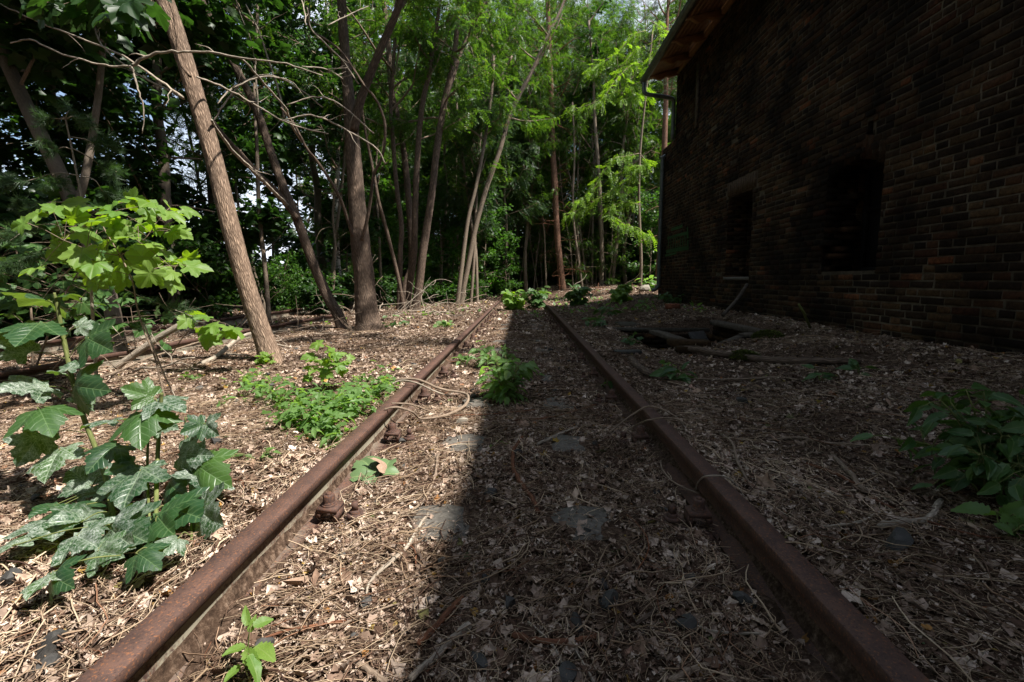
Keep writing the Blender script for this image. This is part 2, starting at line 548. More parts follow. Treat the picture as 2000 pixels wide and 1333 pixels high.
def mortar_mat():
    m, n, b, o = mat('mortar')
    v = coords(n, 'World')
    c = ramp(n, noise(n, v, 9, 5, .7), [(.3, (.05, .042, .03)), (.6, (.12, .10, .074)), (.75, (.17, .145, .11))]).outputs['Color']
    c = mixc(n, 1.0, c, ramp(n, noise(n, v, 1.1, 4, .6), [(.38, (.25, .23, .21)), (.62, (1.1, 1.1, 1.05))]).outputs['Color'], 'MULTIPLY')
    n.links.new(c, b.inputs['Base Color']); b.inputs['Roughness'].default_value = .95; b.inputs['Specular IOR Level'].default_value = .1
    bump(n, b, noise(n, v, 40, 4, .7), .9, .008)
    return m
M['mortar'] = mortar_mat()

# ================================================================== STRUCTURE
# ground sheet: fine near the track, coarse to the horizon
def axis(parts):
    out_ = []
    for a, b, st in parts:
        out_ += list(np.arange(a, b - 1e-6, st))
    out_.append(parts[-1][1])
    return np.array(out_)
gx = axis([(-420, -60, 40), (-60, -14, 2), (-14, -6, .25), (-6, -.84, .06), (-.84, -.66, .03), (-.66, .66, .045), (.66, .84, .03), (.84, 4.2, .05), (4.2, 14, .4), (14, 60, 3), (60, 420, 40)])
gy = axis([(-420, -60, 40), (-60, -4, 2), (-4, .5, .25), (.5, 5, .045), (5, 9, .07), (9, 20, .14), (20, 40, .6), (40, 80, 4), (80, 420, 40)])
XX, YY = np.meshgrid(gx, gy)
ZZ = H(XX, YY) + .010 * vnoise(XX, YY, 19, 8) * (np.abs(XX) < 7)
nx, ny = len(gx), len(gy)
V = np.stack([XX, YY, ZZ], -1).reshape(-1, 3)
i = (np.arange(ny - 1)[:, None] * nx + np.arange(nx - 1)[None, :]).ravel()
mb = MB()
mb.add(V, np.stack([i, i + 1, i + nx + 1, i + nx], -1))
g = mb.obj('ground', M['soil'], smooth=True)
tag(g, kind='structure')

# ------------------------------------------------------------------ rails
HT = 0.149
PROF = [(-.0625, 0), (.0625, 0), (.0625, .010), (.020, .024), (.008, .036), (.007, .098), (.014, .108), (.0335, .116), (.0335, .1472), (.0322, .149),
        (-.0322, .149), (-.0335, .1472), (-.0335, .116), (-.014, .108), (-.007, .098), (-.008, .036), (-.020, .024), (-.0625, .010)]
def rail(name, x, y0, y1, label, z0=0.0, dx=0.0, step=.25, seed=0, mats=None, zend=None):
    n = int((y1 - y0) / step) + 1
    ys = np.linspace(y0, y1, n)
    rs = np.random.RandomState(seed)
    pr = np.array(PROF)
    xs = x + dx * (ys - y0) / (y1 - y0)
    wob = np.interp(ys, np.linspace(y0, y1, 12), rs.uniform(-.003, .003, 12))
    zz = z0 + np.interp(ys, np.linspace(y0, y1, 12), rs.uniform(-.003, .003, 12))
    if zend is not None:
        zz = zz + zend * sst(.6, 1, (ys - y0) / (y1 - y0))
    V = np.stack([xs[:, None] + wob[:, None] + pr[None, :, 0], ys[:, None] + 0 * pr[None, :, 0], zz[:, None] + pr[None, :, 1]], -1)
    k = len(pr)
    a = np.arange(n - 1)[:, None] * k; j = np.arange(k)[None, :]; j2 = (j + 1) % k
    F = np.stack([a + j, a + k + j, a + k + j2, a + j2], -1)
    me = MB(); base = (x, ys[0], z0)
    root = empty(name, base)
    hi = [2 + 5, 8, 9, 10, 11]   # head faces
    head = [6, 7, 8, 9, 10, 11, 12]
    foot = [q for q in range(k) if q not in head]
    mh = MB(); mh.add(V.reshape(-1, 3), F[:, head].reshape(-1, 4))
    mh.add(V[0], [tuple(range(k))]); 
    mh.obj('rail_head', M['rust'], root)
    mw = MB(); mw.add(V.reshape(-1, 3), F[:, foot].reshape(-1, 4))
    mw.obj('rail_web_and_foot', M['rust_web'] if x < 0 else M['rust'], root)
    tag(root, label, 'rail', 'rusty rails in the litter')
    return root
rail('rail', -.751, .15, 24, 'sunlit rusty steel rail running from the lower left corner up to the wood', seed=1, zend=.05)
rail('rail', .751, .15, 24, 'shadowed rusty steel rail on the right, nearest to the brick building', seed=2, zend=.05)
rail('rail', -3.93, 2.0, 9.1, 'old rusty rail of the disused left track, behind the leaning trunk', z0=.03, dx=.20, seed=3)
rail('rail', -5.45, 2.0, 12.5, 'farther rusty rail of the disused left track in deep shade', z0=.03, dx=.2, seed=4)

# fastenings ------------------------------------------------------------
def hexv(r, h, z, n=6, cx=0, cy=0, top=.9, rot=.2):
    a = np.linspace(0, 2 * np.pi, n, endpoint=False) + rot
    return np.concatenate([np.stack([cx + r * np.cos(a), cy + r * np.sin(a), 0 * a + z], -1),
                           np.stack([cx + r * np.cos(a), cy + r * np.sin(a), 0 * a + z + h * .85], -1),
                           np.stack([cx + r * top * np.cos(a), cy + r * top * np.sin(a), 0 * a + z + h], -1)])
def prism(mb, r, h, z, n=6, cx=0, cy=0, top=.85, rot=.2):
    V = hexv(r, h, z, n, cx, cy, top, rot)
    F = []
    for L in range(2):
        for q in range(n):
            F.append((L * n + q, L * n + (q + 1) % n, (L + 1) * n + (q + 1) % n, (L + 1) * n + q))
    F.append(tuple(range(2 * n, 3 * n)))
    mb.add(V, F)
def fastening(side):
    "rail side is at -x for side=+1; everything relative to the foot edge"
    r = empty('rail_fastening', (0, 0, 0))
    p = MB(); box(p, (side * .030, 0, -.012), (.20, .15, .018)); p.obj('base_plate', M['rust'], r)
    c = MB()
    # bridge-shaped clip: top slab plus two legs
    box(c, (side * .015, 0, .052), (.075, .062, .016)); box(c, (side * .046, 0, .030), (.014, .060, .034)); box(c, (-side * .018, 0, .036), (.018, .060, .022))
    c.obj('clamp', M['rust'], r)
    b = MB()
    prism(b, .026, .006, .0605, 16, side * .012, 0, .95); prism(b, .022, .006, .067, 16, side * .012, 0, .95)
    prism(b, .0215, .027, .073, 6, side * .012, 0, .9); prism(b, .010, .007, .099, 10, side * .012, 0, .8)
    b.obj('bolt', M['rust'], r)
    s = MB()
    prism(s, .030, .010, .014, 16, side * .098, .018, .8); prism(s, .019, .012, .024, 12, side * .098, .018, .7)
    box(s, (side * .098, .018, .050), (.021, .021, .030), rz=.3)
    s.obj('screw_spike', M['rust'], r)
    return r
fl = fastening(1); fr = fastening(-1)
SLP = [1.56 + .80 * q for q in range(13)]
ordn = ['nearest', 'second nearest', 'third nearest', 'fourth nearest', 'fifth nearest']
for side, proto in ((1, fl), (-1, fr)):
    for q, y in enumerate(SLP):
        o = proto if q == 0 else copy_tree(proto)
        o.location = (-side * .668, y, .012 + (.004 if side > 0 else .0))
        o.rotation_euler.z = random.Random(q + side).uniform(-.06, .06)
        s_ = 'sunlit left rail' if side > 0 else 'shaded right rail'
        lab = ('rusty clamp and bolt inside the %s, %s to the camera' % (s_, ordn[q])) if q < 5 else \
              'distant rusty clamp beside the far stretch of the %s' % s_
        tag(o, lab, 'rail fastening', 'rusty clamps along the %s' % s_)

# concrete sleepers, mostly buried ---------------------------------------
slm = None
for q, y in enumerate(SLP):
    mb = MB()
    xs = np.linspace(-1.15, 1.15, 24)
    hw = .13
    V = []
    for x in xs:
        for dy, dz in ((-hw, -.14), (-hw + .02, .0), (hw - .02, .0), (hw, -.14)):
            V.append((x, y + dy, -.004 + dz + (.032 * math.exp(-(abs(x) - .27) ** 2 / .014)) ))
    F = [(a * 4 + b, a * 4 + b + 4, a * 4 + b + 5, a * 4 + b + 1) for a in range(23) for b in range(3)]
    F += [(0, 1, 2, 3), (95, 94, 93, 92)]
    mb.add(V, F)
    o = mb.obj('sleeper', M['concrete'], loc=(0, y, 0))
    tag(o, ('grey concrete sleeper showing through the litter, %s to the camera' % ordn[q]) if q < 5 else 'buried grey concrete sleeper far along the track', 'sleeper', 'concrete sleepers under the rails')

# ================================================================== BUILDING
WX = 3.75
YN, YU, YF = -7.0, 11.75, 12.75       # near end, end of upper wall, end of lower wall
ZU, ZL = 5.80, 4.28
DEP = .5
bld = empty('brick_building', (WX, 6.0, .3))
holes = [(7.70, 8.60, .87, 2.33), (4.97, 5.86, .97, 2.21), (5.17, 5.26, 2.21, 2.56)]      # window recesses y0,y1,z0,z1
def wall_mesh():
    mb = MB()
    ycut = sorted({YN, YU, YF} | {h[0] for h in holes} | {h[1] for h in holes})
    zcut = sorted({-.3, ZL, ZU} | {h[2] for h in holes} | {h[3] for h in holes})
    for a, b in zip(ycut[:-1], ycut[1:]):
        for c, d in zip(zcut[:-1], zcut[1:]):
            if a >= YU and c >= ZL: continue
            if any(a >= h[0] - 1e-6 and b <= h[1] + 1e-6 and c >= h[2] - 1e-6 and d <= h[3] + 1e-6 for h in holes): continue
            mb.add([(WX + .004, a, c), (WX + .004, b, c), (WX + .004, b, d), (WX + .004, a, d)], [(0, 3, 2, 1)])
    X2 = WX + 8.0
    def q(*v): mb.add(v, [(0, 1, 2, 3)])
    q((WX + .004, YF, -.3), (WX + .004, YF, ZL), (X2, YF, ZL), (X2, YF, -.3))
    q((WX + .004, YU, ZL), (WX + .004, YU, ZU), (X2, YU, ZU), (X2, YU, ZL))
    q((WX + .004, YU, ZL), (X2, YU, ZL), (X2, YF, ZL), (WX + .004, YF, ZL))
    q((WX + .004, YN, -.3), (X2, YN, -.3), (X2, YN, ZU), (WX + .004, YN, ZU))
    q((X2, YN, -.3), (X2, YF, -.3), (X2, YF, ZU), (X2, YN, ZU))
    for y0, y1, z0, z1 in holes:          # mortar skin of the reveals
        a, b = WX + .004, WX + DEP
        q((a, y1, z0), (a, y1, z1), (b, y1, z1), (b, y1, z0)); q((a, y0, z0), (b, y0, z0), (b, y0, z1), (a, y0, z1))
        q((a, y0, z1), (b, y0, z1), (b, y1, z1), (a, y1, z1)); q((a, y0, z0), (a, y1, z0), (b, y1, z0), (b, y0, z0))
    return mb.obj('wall', M['mortar'], bld)
wall = wall_mesh()

def brick_quads(mb, cs, dims, normal_axis, rs, jit=.0035):
    pass
def bricks_front():
    rs = np.random.RandomState(5)
    VV = []
    course, bh = .0725, .0590
    nz_ = int((ZU - .02) / course) + 1
    for c in range(-1, nz_):
        z0 = c * course
        if z0 + bh > ZU: break
        y = 1.0 + rs.uniform(-.04, .04) - (.125 if c % 2 else 0)
        kind = c % 4
        while y < (YF if z0 + bh < ZL else YU):
            header = (c % 2 == 0) if rs.rand() > .22 else (c % 2 == 1)
            L = (.115 if header else .238) * rs.uniform(.95, 1.04)
            y1 = min(y + L, (YF if z0 + bh < ZL else YU))
            segs = [(y, y1)]
            for h in holes:
                if z0 + bh * .5 > h[2] - .01 and z0 + bh * .5 < h[3] + (.02):
                    ns = []
                    for a, b in segs:
                        if b <= h[0] or a >= h[1]: ns.append((a, b))
                        else:
                            if a < h[0]: ns.append((a, h[0]))
                            if b > h[1]: ns.append((h[1], b))
                    segs = ns
            # soldier lintel above the first window
            for h in holes[:1]:
                if z0 + bh > h[3] and z0 < h[3] + .245:
                    segs = [(a, b) for a, b in segs if b <= h[0] - .12 or a >= h[1] + .02]
            for a, b in segs:
                if b - a < .03: continue
                er = vnoise(a, z0, .7, 21) + .5 * vnoise(a, z0, 2.2, 22)
                worn = er > .20 or (z0 > 3.4 and a > 8.2)
                p = rs.uniform(.000, .007)
                if worn: p = rs.uniform(-.002, .014)
                if rs.rand() < (.002 if not worn else .012): p = -.012
                VV.append((a, b, z0, z0 + bh, p))
            y = y1 + .014 * rs.uniform(.7, 1.6)
    A = np.array(VV)
    n = len(A)
    a, b, c, d, p = A.T
    ins = .006
    c = c + rs.uniform(-.0025, .0025, n); d = d + rs.uniform(-.003, .0025, n)
    def J(s=.0042): return rs.uniform(-s, s, n)
    back = np.full(n, WX + .012); fr_ = WX - p
    V = np.stack([
        np.stack([back, a, c], -1), np.stack([back, b, c], -1), np.stack([back, b, d], -1), np.stack([back, a, d], -1),
        np.stack([fr_ + .004, a + J(), c + J()], -1), np.stack([fr_ + .004, b + J(), c + J()], -1), np.stack([fr_ + .004, b + J(), d + J()], -1), np.stack([fr_ + .004, a + J(), d + J()], -1),
        np.stack([fr_ + J(.002), a + ins + J(.004), c + ins + J()], -1), np.stack([fr_ + J(.002), b - ins + J(.004), c + ins + J()], -1),
        np.stack([fr_ + J(.002), b - ins + J(.004), d - ins + J()], -1), np.stack([fr_ + J(.002), a + ins + J(.004), d - ins + J()], -1)], 1)
    f = [(8, 11, 10, 9)]
    for L in (0, 4):
        for q in range(4):
            f.append((L + q, L + 4 + q, L + 4 + (q + 1) % 4, L + (q + 1) % 4))
    F = (np.arange(n) * 12)[:, None, None] + np.array(f)[None]
    mb = MB(); mb.add(V.reshape(-1, 3), F.reshape(-1, 4))
    # bricks of the far jambs (face -y) and of the far end of the building
    def jamb(y, z0, z1, x0, x1, dirn=-1, worn=0):
        z = z0; k = 0
        while z + .06 < z1:
            x = x0 + (0 if k % 2 else 0)
            first = True
            while x < x1 - .02:
                L = (.115 if (k % 2) == first else .238)
                e = min(x + L, x1)
                cut = rs.uniform(0, worn) if first else 0
                box(mb, ((x + cut + e) / 2, y + dirn * rs.uniform(-.002, .008), z + .033), (e - x - cut, .02, .066), jit=.003, rng=rs)
                x = e + .011; first = False
            z += .0785; k += 1
    for y0, y1, z0, z1 in holes:
        jamb(y1, z0, z1, WX + .002, WX + DEP)
    jamb(YF, -.05, ZL, WX + .03, WX + 7.9, +1)
    return mb.obj('brickwork', M['brick'], bld)
brk = bricks_front()
# openings: black panels painted as unlit-room darkness, sill, soldier-course lintel
for k, (y0, y1, z0, z1) in enumerate(holes):
    mb = MB()
    if k == 2: continue
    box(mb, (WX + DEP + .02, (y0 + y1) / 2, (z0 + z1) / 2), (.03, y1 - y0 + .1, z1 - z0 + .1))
    op = mb.obj('window', M['unlit_room_black'], bld)
    mb = MB()
    yc = (y0 + y1) / 2
    for a in (y0 + .03, yc, y1 - .03): box(mb, (WX + DEP - .03, a, (z0 + z1) / 2), (.05, .05, z1 - z0))
    for a in (z0 + .03, (z0 * .4 + z1 * .6), z1 - .03): box(mb, (WX + DEP - .031, yc, a), (.045, y1 - y0, .045))
    mb.obj('window_frame', M['unlit_room_black'], op)
mb = MB()
rs = np.random.RandomState(3)
y0, y1, z0, z1 = holes[0]
nb_ = 13
for q in range(nb_):
    t = (q + .5) / nb_
    yy = y0 - .09 + t * (y1 - y0 + .11)
    fan = (t - .5) * .22
    box(mb, (WX - .006 + rs.uniform(0, .006), yy + fan * .1, z1 + .125 + .012), (.04, .058, .235), rx=-fan * .6, jit=.003, rng=rs)
mb.obj('lintel', M['brick_light'], bld)
mb = MB()
box(mb, (WX + .19, (y0 + y1) / 2, z0 + .001), (.42, y1 - y0 + .04, .05), jit=.006, rng=rs, ry=.08)
mb.obj('window_sill', M['concrete'], bld)
mb = MB()
y0, y1, z0, z1 = holes[1]
for q in range(12):     # broken masonry stumps at the left jamb
    box(mb, (WX + rs.uniform(.05, .3), y1 - rs.uniform(0, .12), z0 + .03 + q * .0785), (rs.uniform(.1, .24), rs.uniform(.06, .2), .064), jit=.01, rng=rs, rz=rs.uniform(-.15, .15))
mb.obj('broken_masonry', M['brick'], bld); mb = MB()
for q in range(10):      # segmental arch of bricks on edge filling the corners of the opening
    t = (q + .5) / 10; yy = y0 + t * (y1 - y0); za = z1 - .13 * (2 * t - 1.0) ** 2 - .01
    box(mb, (WX + .11, yy, za + .12), (.22, .078, .24), jit=.004, rng=rs, rx=-(t - .5) * .35)
mb.obj('arch', M['brick'], bld)
# thin upright strip standing proud of the upper wall
mb = MB(); box(mb, (WX - .02, 10.3, 4.75), (.04, .10, 1.3), jit=.004); mb.obj('upright_strip', M['wood_old'], bld)
# green scrawl on the wall (illegible strokes)
mb = MB()
rs = np.random.RandomState(11)
def yz(px, py):
    d = ray(px, py); t = (WX - CX) / d.x; p = CP + d * t
    return p.y, p.z
def stroke(pts, wd):
    P = smooth_path([yz(*p) for p in pts], 5)
    for a, b in zip(P[:-1], P[1:]):
        dv = (b - a) / (np.linalg.norm(b - a) + 1e-9); nv = np.array([-dv[1], dv[0]]) * wd / 2
        q_ = [a - nv, b - nv + dv * .0, b + nv, a + nv]
        mb.add([(WX - .0125, u[0], u[1]) for u in q_], [(0, 1, 2, 3)])
for k in range(9):
    x = 1306 + k * 4.6
    stroke([(x, 462 + rs.uniform(-4, 4)), (x + 1, 474), (x - .5, 488 + rs.uniform(-4, 5))], .045)
stroke([(1312, 449), (1322, 446), (1334, 442)], .07); stroke([(1304, 466), (1320, 461), (1345, 455)], .06)
stroke([(1302, 492), (1318, 489), (1346, 484)], .09); stroke([(1343, 444), (1345, 460), (1344, 486)], .05)
stroke([(1300, 500), (1312, 497), (1322, 495)], .05)
mb.obj('graffiti', M['paint_green'], bld)

# roof -------------------------------------------------------------------
XG, ZG = 2.95, 5.62
slope = math.tan(R(15))
def rz_(x): return 5.93 + (x - WX) * slope * .55
root_x = WX + 3.7
mb = MB()
def slab(xa, za, xb, zb, ya, yb, th):
    mb.add([(xa, ya, za), (xb, ya, zb), (xb, yb, zb), (xa, yb, za), (xa, ya, za + th), (xb, ya, zb + th), (xb, yb, zb + th), (xa, yb, za + th)],
           [(0, 3, 2, 1), (4, 5, 6, 7), (0, 1, 5, 4), (1, 2, 6, 5), (2, 3, 7, 6), (3, 0, 4, 7)])
slab(XG + .05, 5.68, root_x, 5.68 + (root_x - XG) * slope, YN - .2, YU + .02, .05)
slab(2 * root_x - XG - .05, 5.68, root_x, 5.68 + (root_x - XG) * slope, YN - .2, YU + .02, .05)
roof = mb.obj('roof', M['roof_tile'], bld)
rs = np.random.RandomState(8)
mb = MB()      # soffit boards running along the eave
for q in range(9):
    xa = XG + .06 + q * .092
    box(mb, (xa + .045, (YN + YU) / 2 + .05, 5.672 + (xa - XG) * slope - .010 + rs.uniform(-.002, .002)), (.088, YU - YN + .08, .018), ry=-math.atan(slope))
mb.obj('soffit', M['wood_new'], roof)
for q in range(13):   # shaped rafter ends
    y = YU - .12 - q * .82
    if y < 1.2: break
    mb = MB()
    # profile in xz : ogee nosing
    pr = [(WX + .10, -.02), (WX + .10, -.16), (WX - .22, -.155), (WX - .27, -.125), (WX - .33, -.12), (WX - .37, -.15), (WX - .42, -.155), (WX - .50, -.13), (WX - .55, -.085), (WX - .60, -.045), (XG + .08, -.02)]
    P0 = [(x, y - .05, 5.66 + (x - XG) * slope + z) for x, z in pr]
    P1 = [(x, y + .05, c) for (x, _, c) in P0]
    n = len(pr)
    mb.add(P0 + P1, [tuple(range(n)), tuple(range(2 * n - 1, n - 1, -1))] + [(a, a + n, (a + 1) % n + n, (a + 1) % n) for a in range(n)])
    mb.obj('rafter', M['wood_new'], roof)
mb = MB(); box(mb, (WX - .03, (YN + YU) / 2, 5.77), (.08, YU - YN - .1, .10)); mb.obj('wall_plate', M['wood_new'], roof)
# half-round gutter with joints
mb = MB()
na = 10; th = np.linspace(math.pi, 2 * math.pi, na)
def gutter_ring(y, r): return [(XG + r * math.cos(t), y, ZG + .02 + r * math.sin(t)) for t in th]
ys = [YN - .2, YU + .04]
for r0, fl_ in ((.075, 0), (.071, 1)):
    V = gutter_ring(ys[0], r0) + gutter_ring(ys[1], r0)
    F = [(a, a + 1, na + a + 1, na + a) for a in range(na - 1)]
    mb.add(V, F)
mb.add(gutter_ring(ys[1], .075), [tuple(range(na))]); mb.add(gutter_ring(ys[0], .075), [tuple(range(na))])
tube(mb, [(XG - .078, ys[0], ZG + .024), (XG - .078, ys[1], ZG + .024)], .009, 8)
gut = mb.obj('gutter', M['metal_gutter'], roof, smooth=False)
for q in range(9):
    y = YU - .25 - q * .9
    mb = MB(); V = gutter_ring(y, .080) + gutter_ring(y + .035, .080); mb.add(V, F); mb.obj('gutter_bracket', M['metal_gutter'], gut)
# upper downpipe with swan neck and lower downpipe with shoe
xp = WX - .075
mb = MB()
Pp = smooth_path([(XG, YU - .05, ZG - .04), (XG, YU - .05, ZG - .20), (XG + .03, YU - .05, ZG - .29), (XG + .16, YU - .05, ZG - .33), (xp - .12, YU - .05, ZG - .40), (xp - .01, YU - .05, ZG - .47), (xp, YU - .05, ZG - .62), (xp, YU - .05, 4.25)], 5)
tube(mb, Pp, .047, 14); mb.obj('downpipe', M['metal_gutter'], bld, smooth=True)
mb = MB(); xq = WX - .075; yq = YF - .28
Pp = smooth_path([(WX + .2, yq + .1, 4.10), (WX + .05, yq + .05, 4.09), (xq - .0, yq, 4.0), (xq, yq, 3.85), (xq, yq, 2.0), (xq, yq, .78), (xq - .02, yq, .68), (xq - .09, yq + .02, .60), (xq - .17, yq + .02, .575)], 6)
tube(mb, Pp, .052, 14)
dp = mb.obj('downpipe', M['metal_gutter'], bld, smooth=True)
for z in (1.15, 2.9):
    mb = MB(); tube(mb, [(xq, yq, z), (xq, yq, z + .03)], .06, 14); mb.obj('pipe_bracket', M['metal_gutter'], dp)
tag(bld, 'dark sooty brick building with two black window openings and a new wooden eave', 'building')

# ================================================================== VEGETATION
def outline(half):
    h = np.array(half, float)
    return np.vstack([h, (h[1:-1] * [1, -1])[::-1]])
MAPLE_HI = [(0, 0), (-.05, .10), (-.15, .20), (-.19, .33), (-.12, .37), (-.07, .45), (.02, .42), (.10, .37), (.16, .44), (.20, .54), (.29, .56), (.40, .66), (.46, .57), (.47, .48), (.53, .44), (.50, .30), (.58, .31), (.66, .35), (.71, .27), (.78, .25), (.80, .17), (.89, .14), (1, 0)]
MAPLE_LO = [(0, 0), (-.16, .26), (.10, .36), (.40, .66), (.50, .30), (.70, .32), (1, 0)]
def leaf_hi(half, rings=4, curl=.25, vein=.035, seed=0):
    O = outline(half); c = np.array([.22, 0])
    rs = np.random.RandomState(seed)
    # densify the outline
    D = []
    for a, b in zip(O, np.roll(O, -1, 0)):
        D += [a, (a + b) / 2 + rs.uniform(-.008, .008, 2)]
    O = np.array(D); n = len(O)
    V = [[c[0], c[1], 0]]
    ang = [0, R(48), R(-48), R(105), R(-105)]
    for r in range(1, rings + 1):
        t = r / rings
        for p in O:
            V.append([*(c + (p - c) * t), 0])
    V = np.array(V)
    x, y = V[:, 0] , V[:, 1]
    d = np.full(len(V), 9.0)
    for a in ang:
        along = x * math.cos(a) + y * math.sin(a)
        perp = np.abs(-x * math.sin(a) + y * math.cos(a))
        d = np.where(along > 0, np.minimum(d, perp), d)
    ph = rs.uniform(0, 6, 4)
    V[:, 2] = vein * np.minimum(d, .15) / .15 * 1.5 - curl * ((x - .3) ** 2 * .6 + y ** 2 * .8) + .03 * np.sin(7 * x + ph[0]) * np.sin(6 * y + ph[1]) + .06 * y * np.sin(3 * x + ph[2])
    F3 = [(0, 1 + (k + 1) % n, 1 + k) for k in range(n)]
    F4 = []
    for r in range(rings - 1):
        b = 1 + r * n
        F4 += [(b + k, b + (k + 1) % n, b + n + (k + 1) % n, b + n + k) for k in range(n)]
    return V, [np.array(F3), np.array(F4)]
def leaf_fan(half, droop=.2, fold=.0):
    O = outline(half); c = np.array([.25, 0])
    V = np.vstack([[c[0], c[1], 0.03], np.column_stack([O, -droop * (O[:, 0] - .25) ** 2 - droop * O[:, 1] ** 2 - fold * np.abs(O[:, 1])])])
    n = len(O)
    return V, [np.array([(0, 1 + (k + 1) % n, 1 + k) for k in range(n)])]
def leaf_oval(wd=.3, droop=.15, fold=.25):
    V = np.array([(0, 0, 0), (.22, wd * .8, 0), (.5, wd, 0), (.8, wd * .5, 0), (1, 0, -.03), (.8, -wd * .5, 0), (.5, -wd, 0), (.22, -wd * .8, 0), (.5, 0, 0)], float)
    V[:, 2] += fold * np.abs(V[:, 1]) - droop * V[:, 0] ** 2
    return V, [np.array([(0, 1, 2, 8), (8, 2, 3, 4), (8, 4, 5, 6), (0, 8, 6, 7)])[:, ::-1]]
def leaf_rhomb(wd=.3, fold=.15, droop=.1):
    V = np.array([(0, 0, 0), (.5, wd, fold * wd), (1, 0, -droop), (.5, -wd, fold * wd)], float)
    return V, [np.array([(0, 3, 2), (0, 2, 1)])]
def leaf_pinnate(pairs=7, ll=.19, lw=.075, droop=.5, seed=0):
    rs = np.random.RandomState(seed)
    V = []; F = []
    def lf(o, az, l, w):
        b = len(V)
        dx, dy = math.cos(az), math.sin(az)
        sag = rs.uniform(.0, .5)
        for a, s in ((0, 0), (.45, 1), (1, 0), (.45, -1)):
            V.append((o[0] + dx * a * l - dy * s * w * .5, o[1] + dy * a * l + dx * s * w * .5, o[2] - sag * a * l))
        F.append((b, b + 3, b + 2, b + 1))
    for q in range(pairs):
        t = .16 + .8 * q / (pairs - 1)
        z = -droop * t * t
        x = t * (1 - .12 * t)
        for s in (1, -1):
            lf((x, 0, z), s * R(78 - 12 * t) + rs.uniform(-.15, .15), ll * (1 - .35 * abs(t - .5)), lw)
    lf((.9, 0, -droop * .95), 0, ll, lw)
    b = len(V)      # rachis
    V.extend([(0, .004, 0), (0, -.004, 0), (.5, 0, -droop * .22), (.92, 0, -droop * .93)])
    F.append((b, b + 1, b + 2, b + 2)) if False else None
    V = np.array(V)
    return V, [np.array(F)]
T_MAPLE = [leaf_fan(MAPLE_LO, .25), leaf_fan(MAPLE_LO, .5, .15), leaf_fan(MAPLE_LO, .1, .3)]
T_PIN = [leaf_pinnate(8, .20, .10, .35, 1), leaf_pinnate(7, .21, .11, .7, 2), leaf_pinnate(6, .22, .11, .15, 3)]
T_OVAL = [leaf_oval(.30), leaf_oval(.24, .3, .4)]
T_RH = [leaf_rhomb(.32), leaf_rhomb(.24, .3, .3)]
def needles(n=34, L=.30, seed=0, wn=.006):
    rs = np.random.RandomState(seed)
    V = []; F = []
    for q in range(n):
        t = rs.uniform(0, 1); a = rs.uniform(0, 2 * np.pi); l = L * rs.uniform(.7, 1.1)
        fw = rs.uniform(.45, .9)
        d = np.array([fw, math.cos(a) * (1 - fw * .4), math.sin(a) * (1 - fw * .4)]); d /= np.linalg.norm(d)
        s = np.cross(d, [0, 0, 1.0]); s /= np.linalg.norm(s) + 1e-9
        o = np.array([t, 0, 0]); b = len(V)
        V += [o + s * wn, o - s * wn, o + d * l]
        F.append((b, b + 1, b + 2))
    return np.array(V), [np.array(F)]
T_NEED = [needles(46, .34, 1), needles(40, .4, 2)]
T_NEEDW = [needles(40, .55, 3, .014), needles(34, .6, 4, .014)]

def limb(rs, p0, d0, L, n=6, wob=.12, up=.0):
    "wandering polyline from p0 in direction d0"
    P = [np.array(p0, float)]; d = np.array(d0, float); d /= np.linalg.norm(d)
    for k in range(n):
        d = d + rs.normal(0, wob, 3); d[2] += up / n; d /= np.linalg.norm(d)
        P.append(P[-1] + d * L / n)
    return np.array(P)

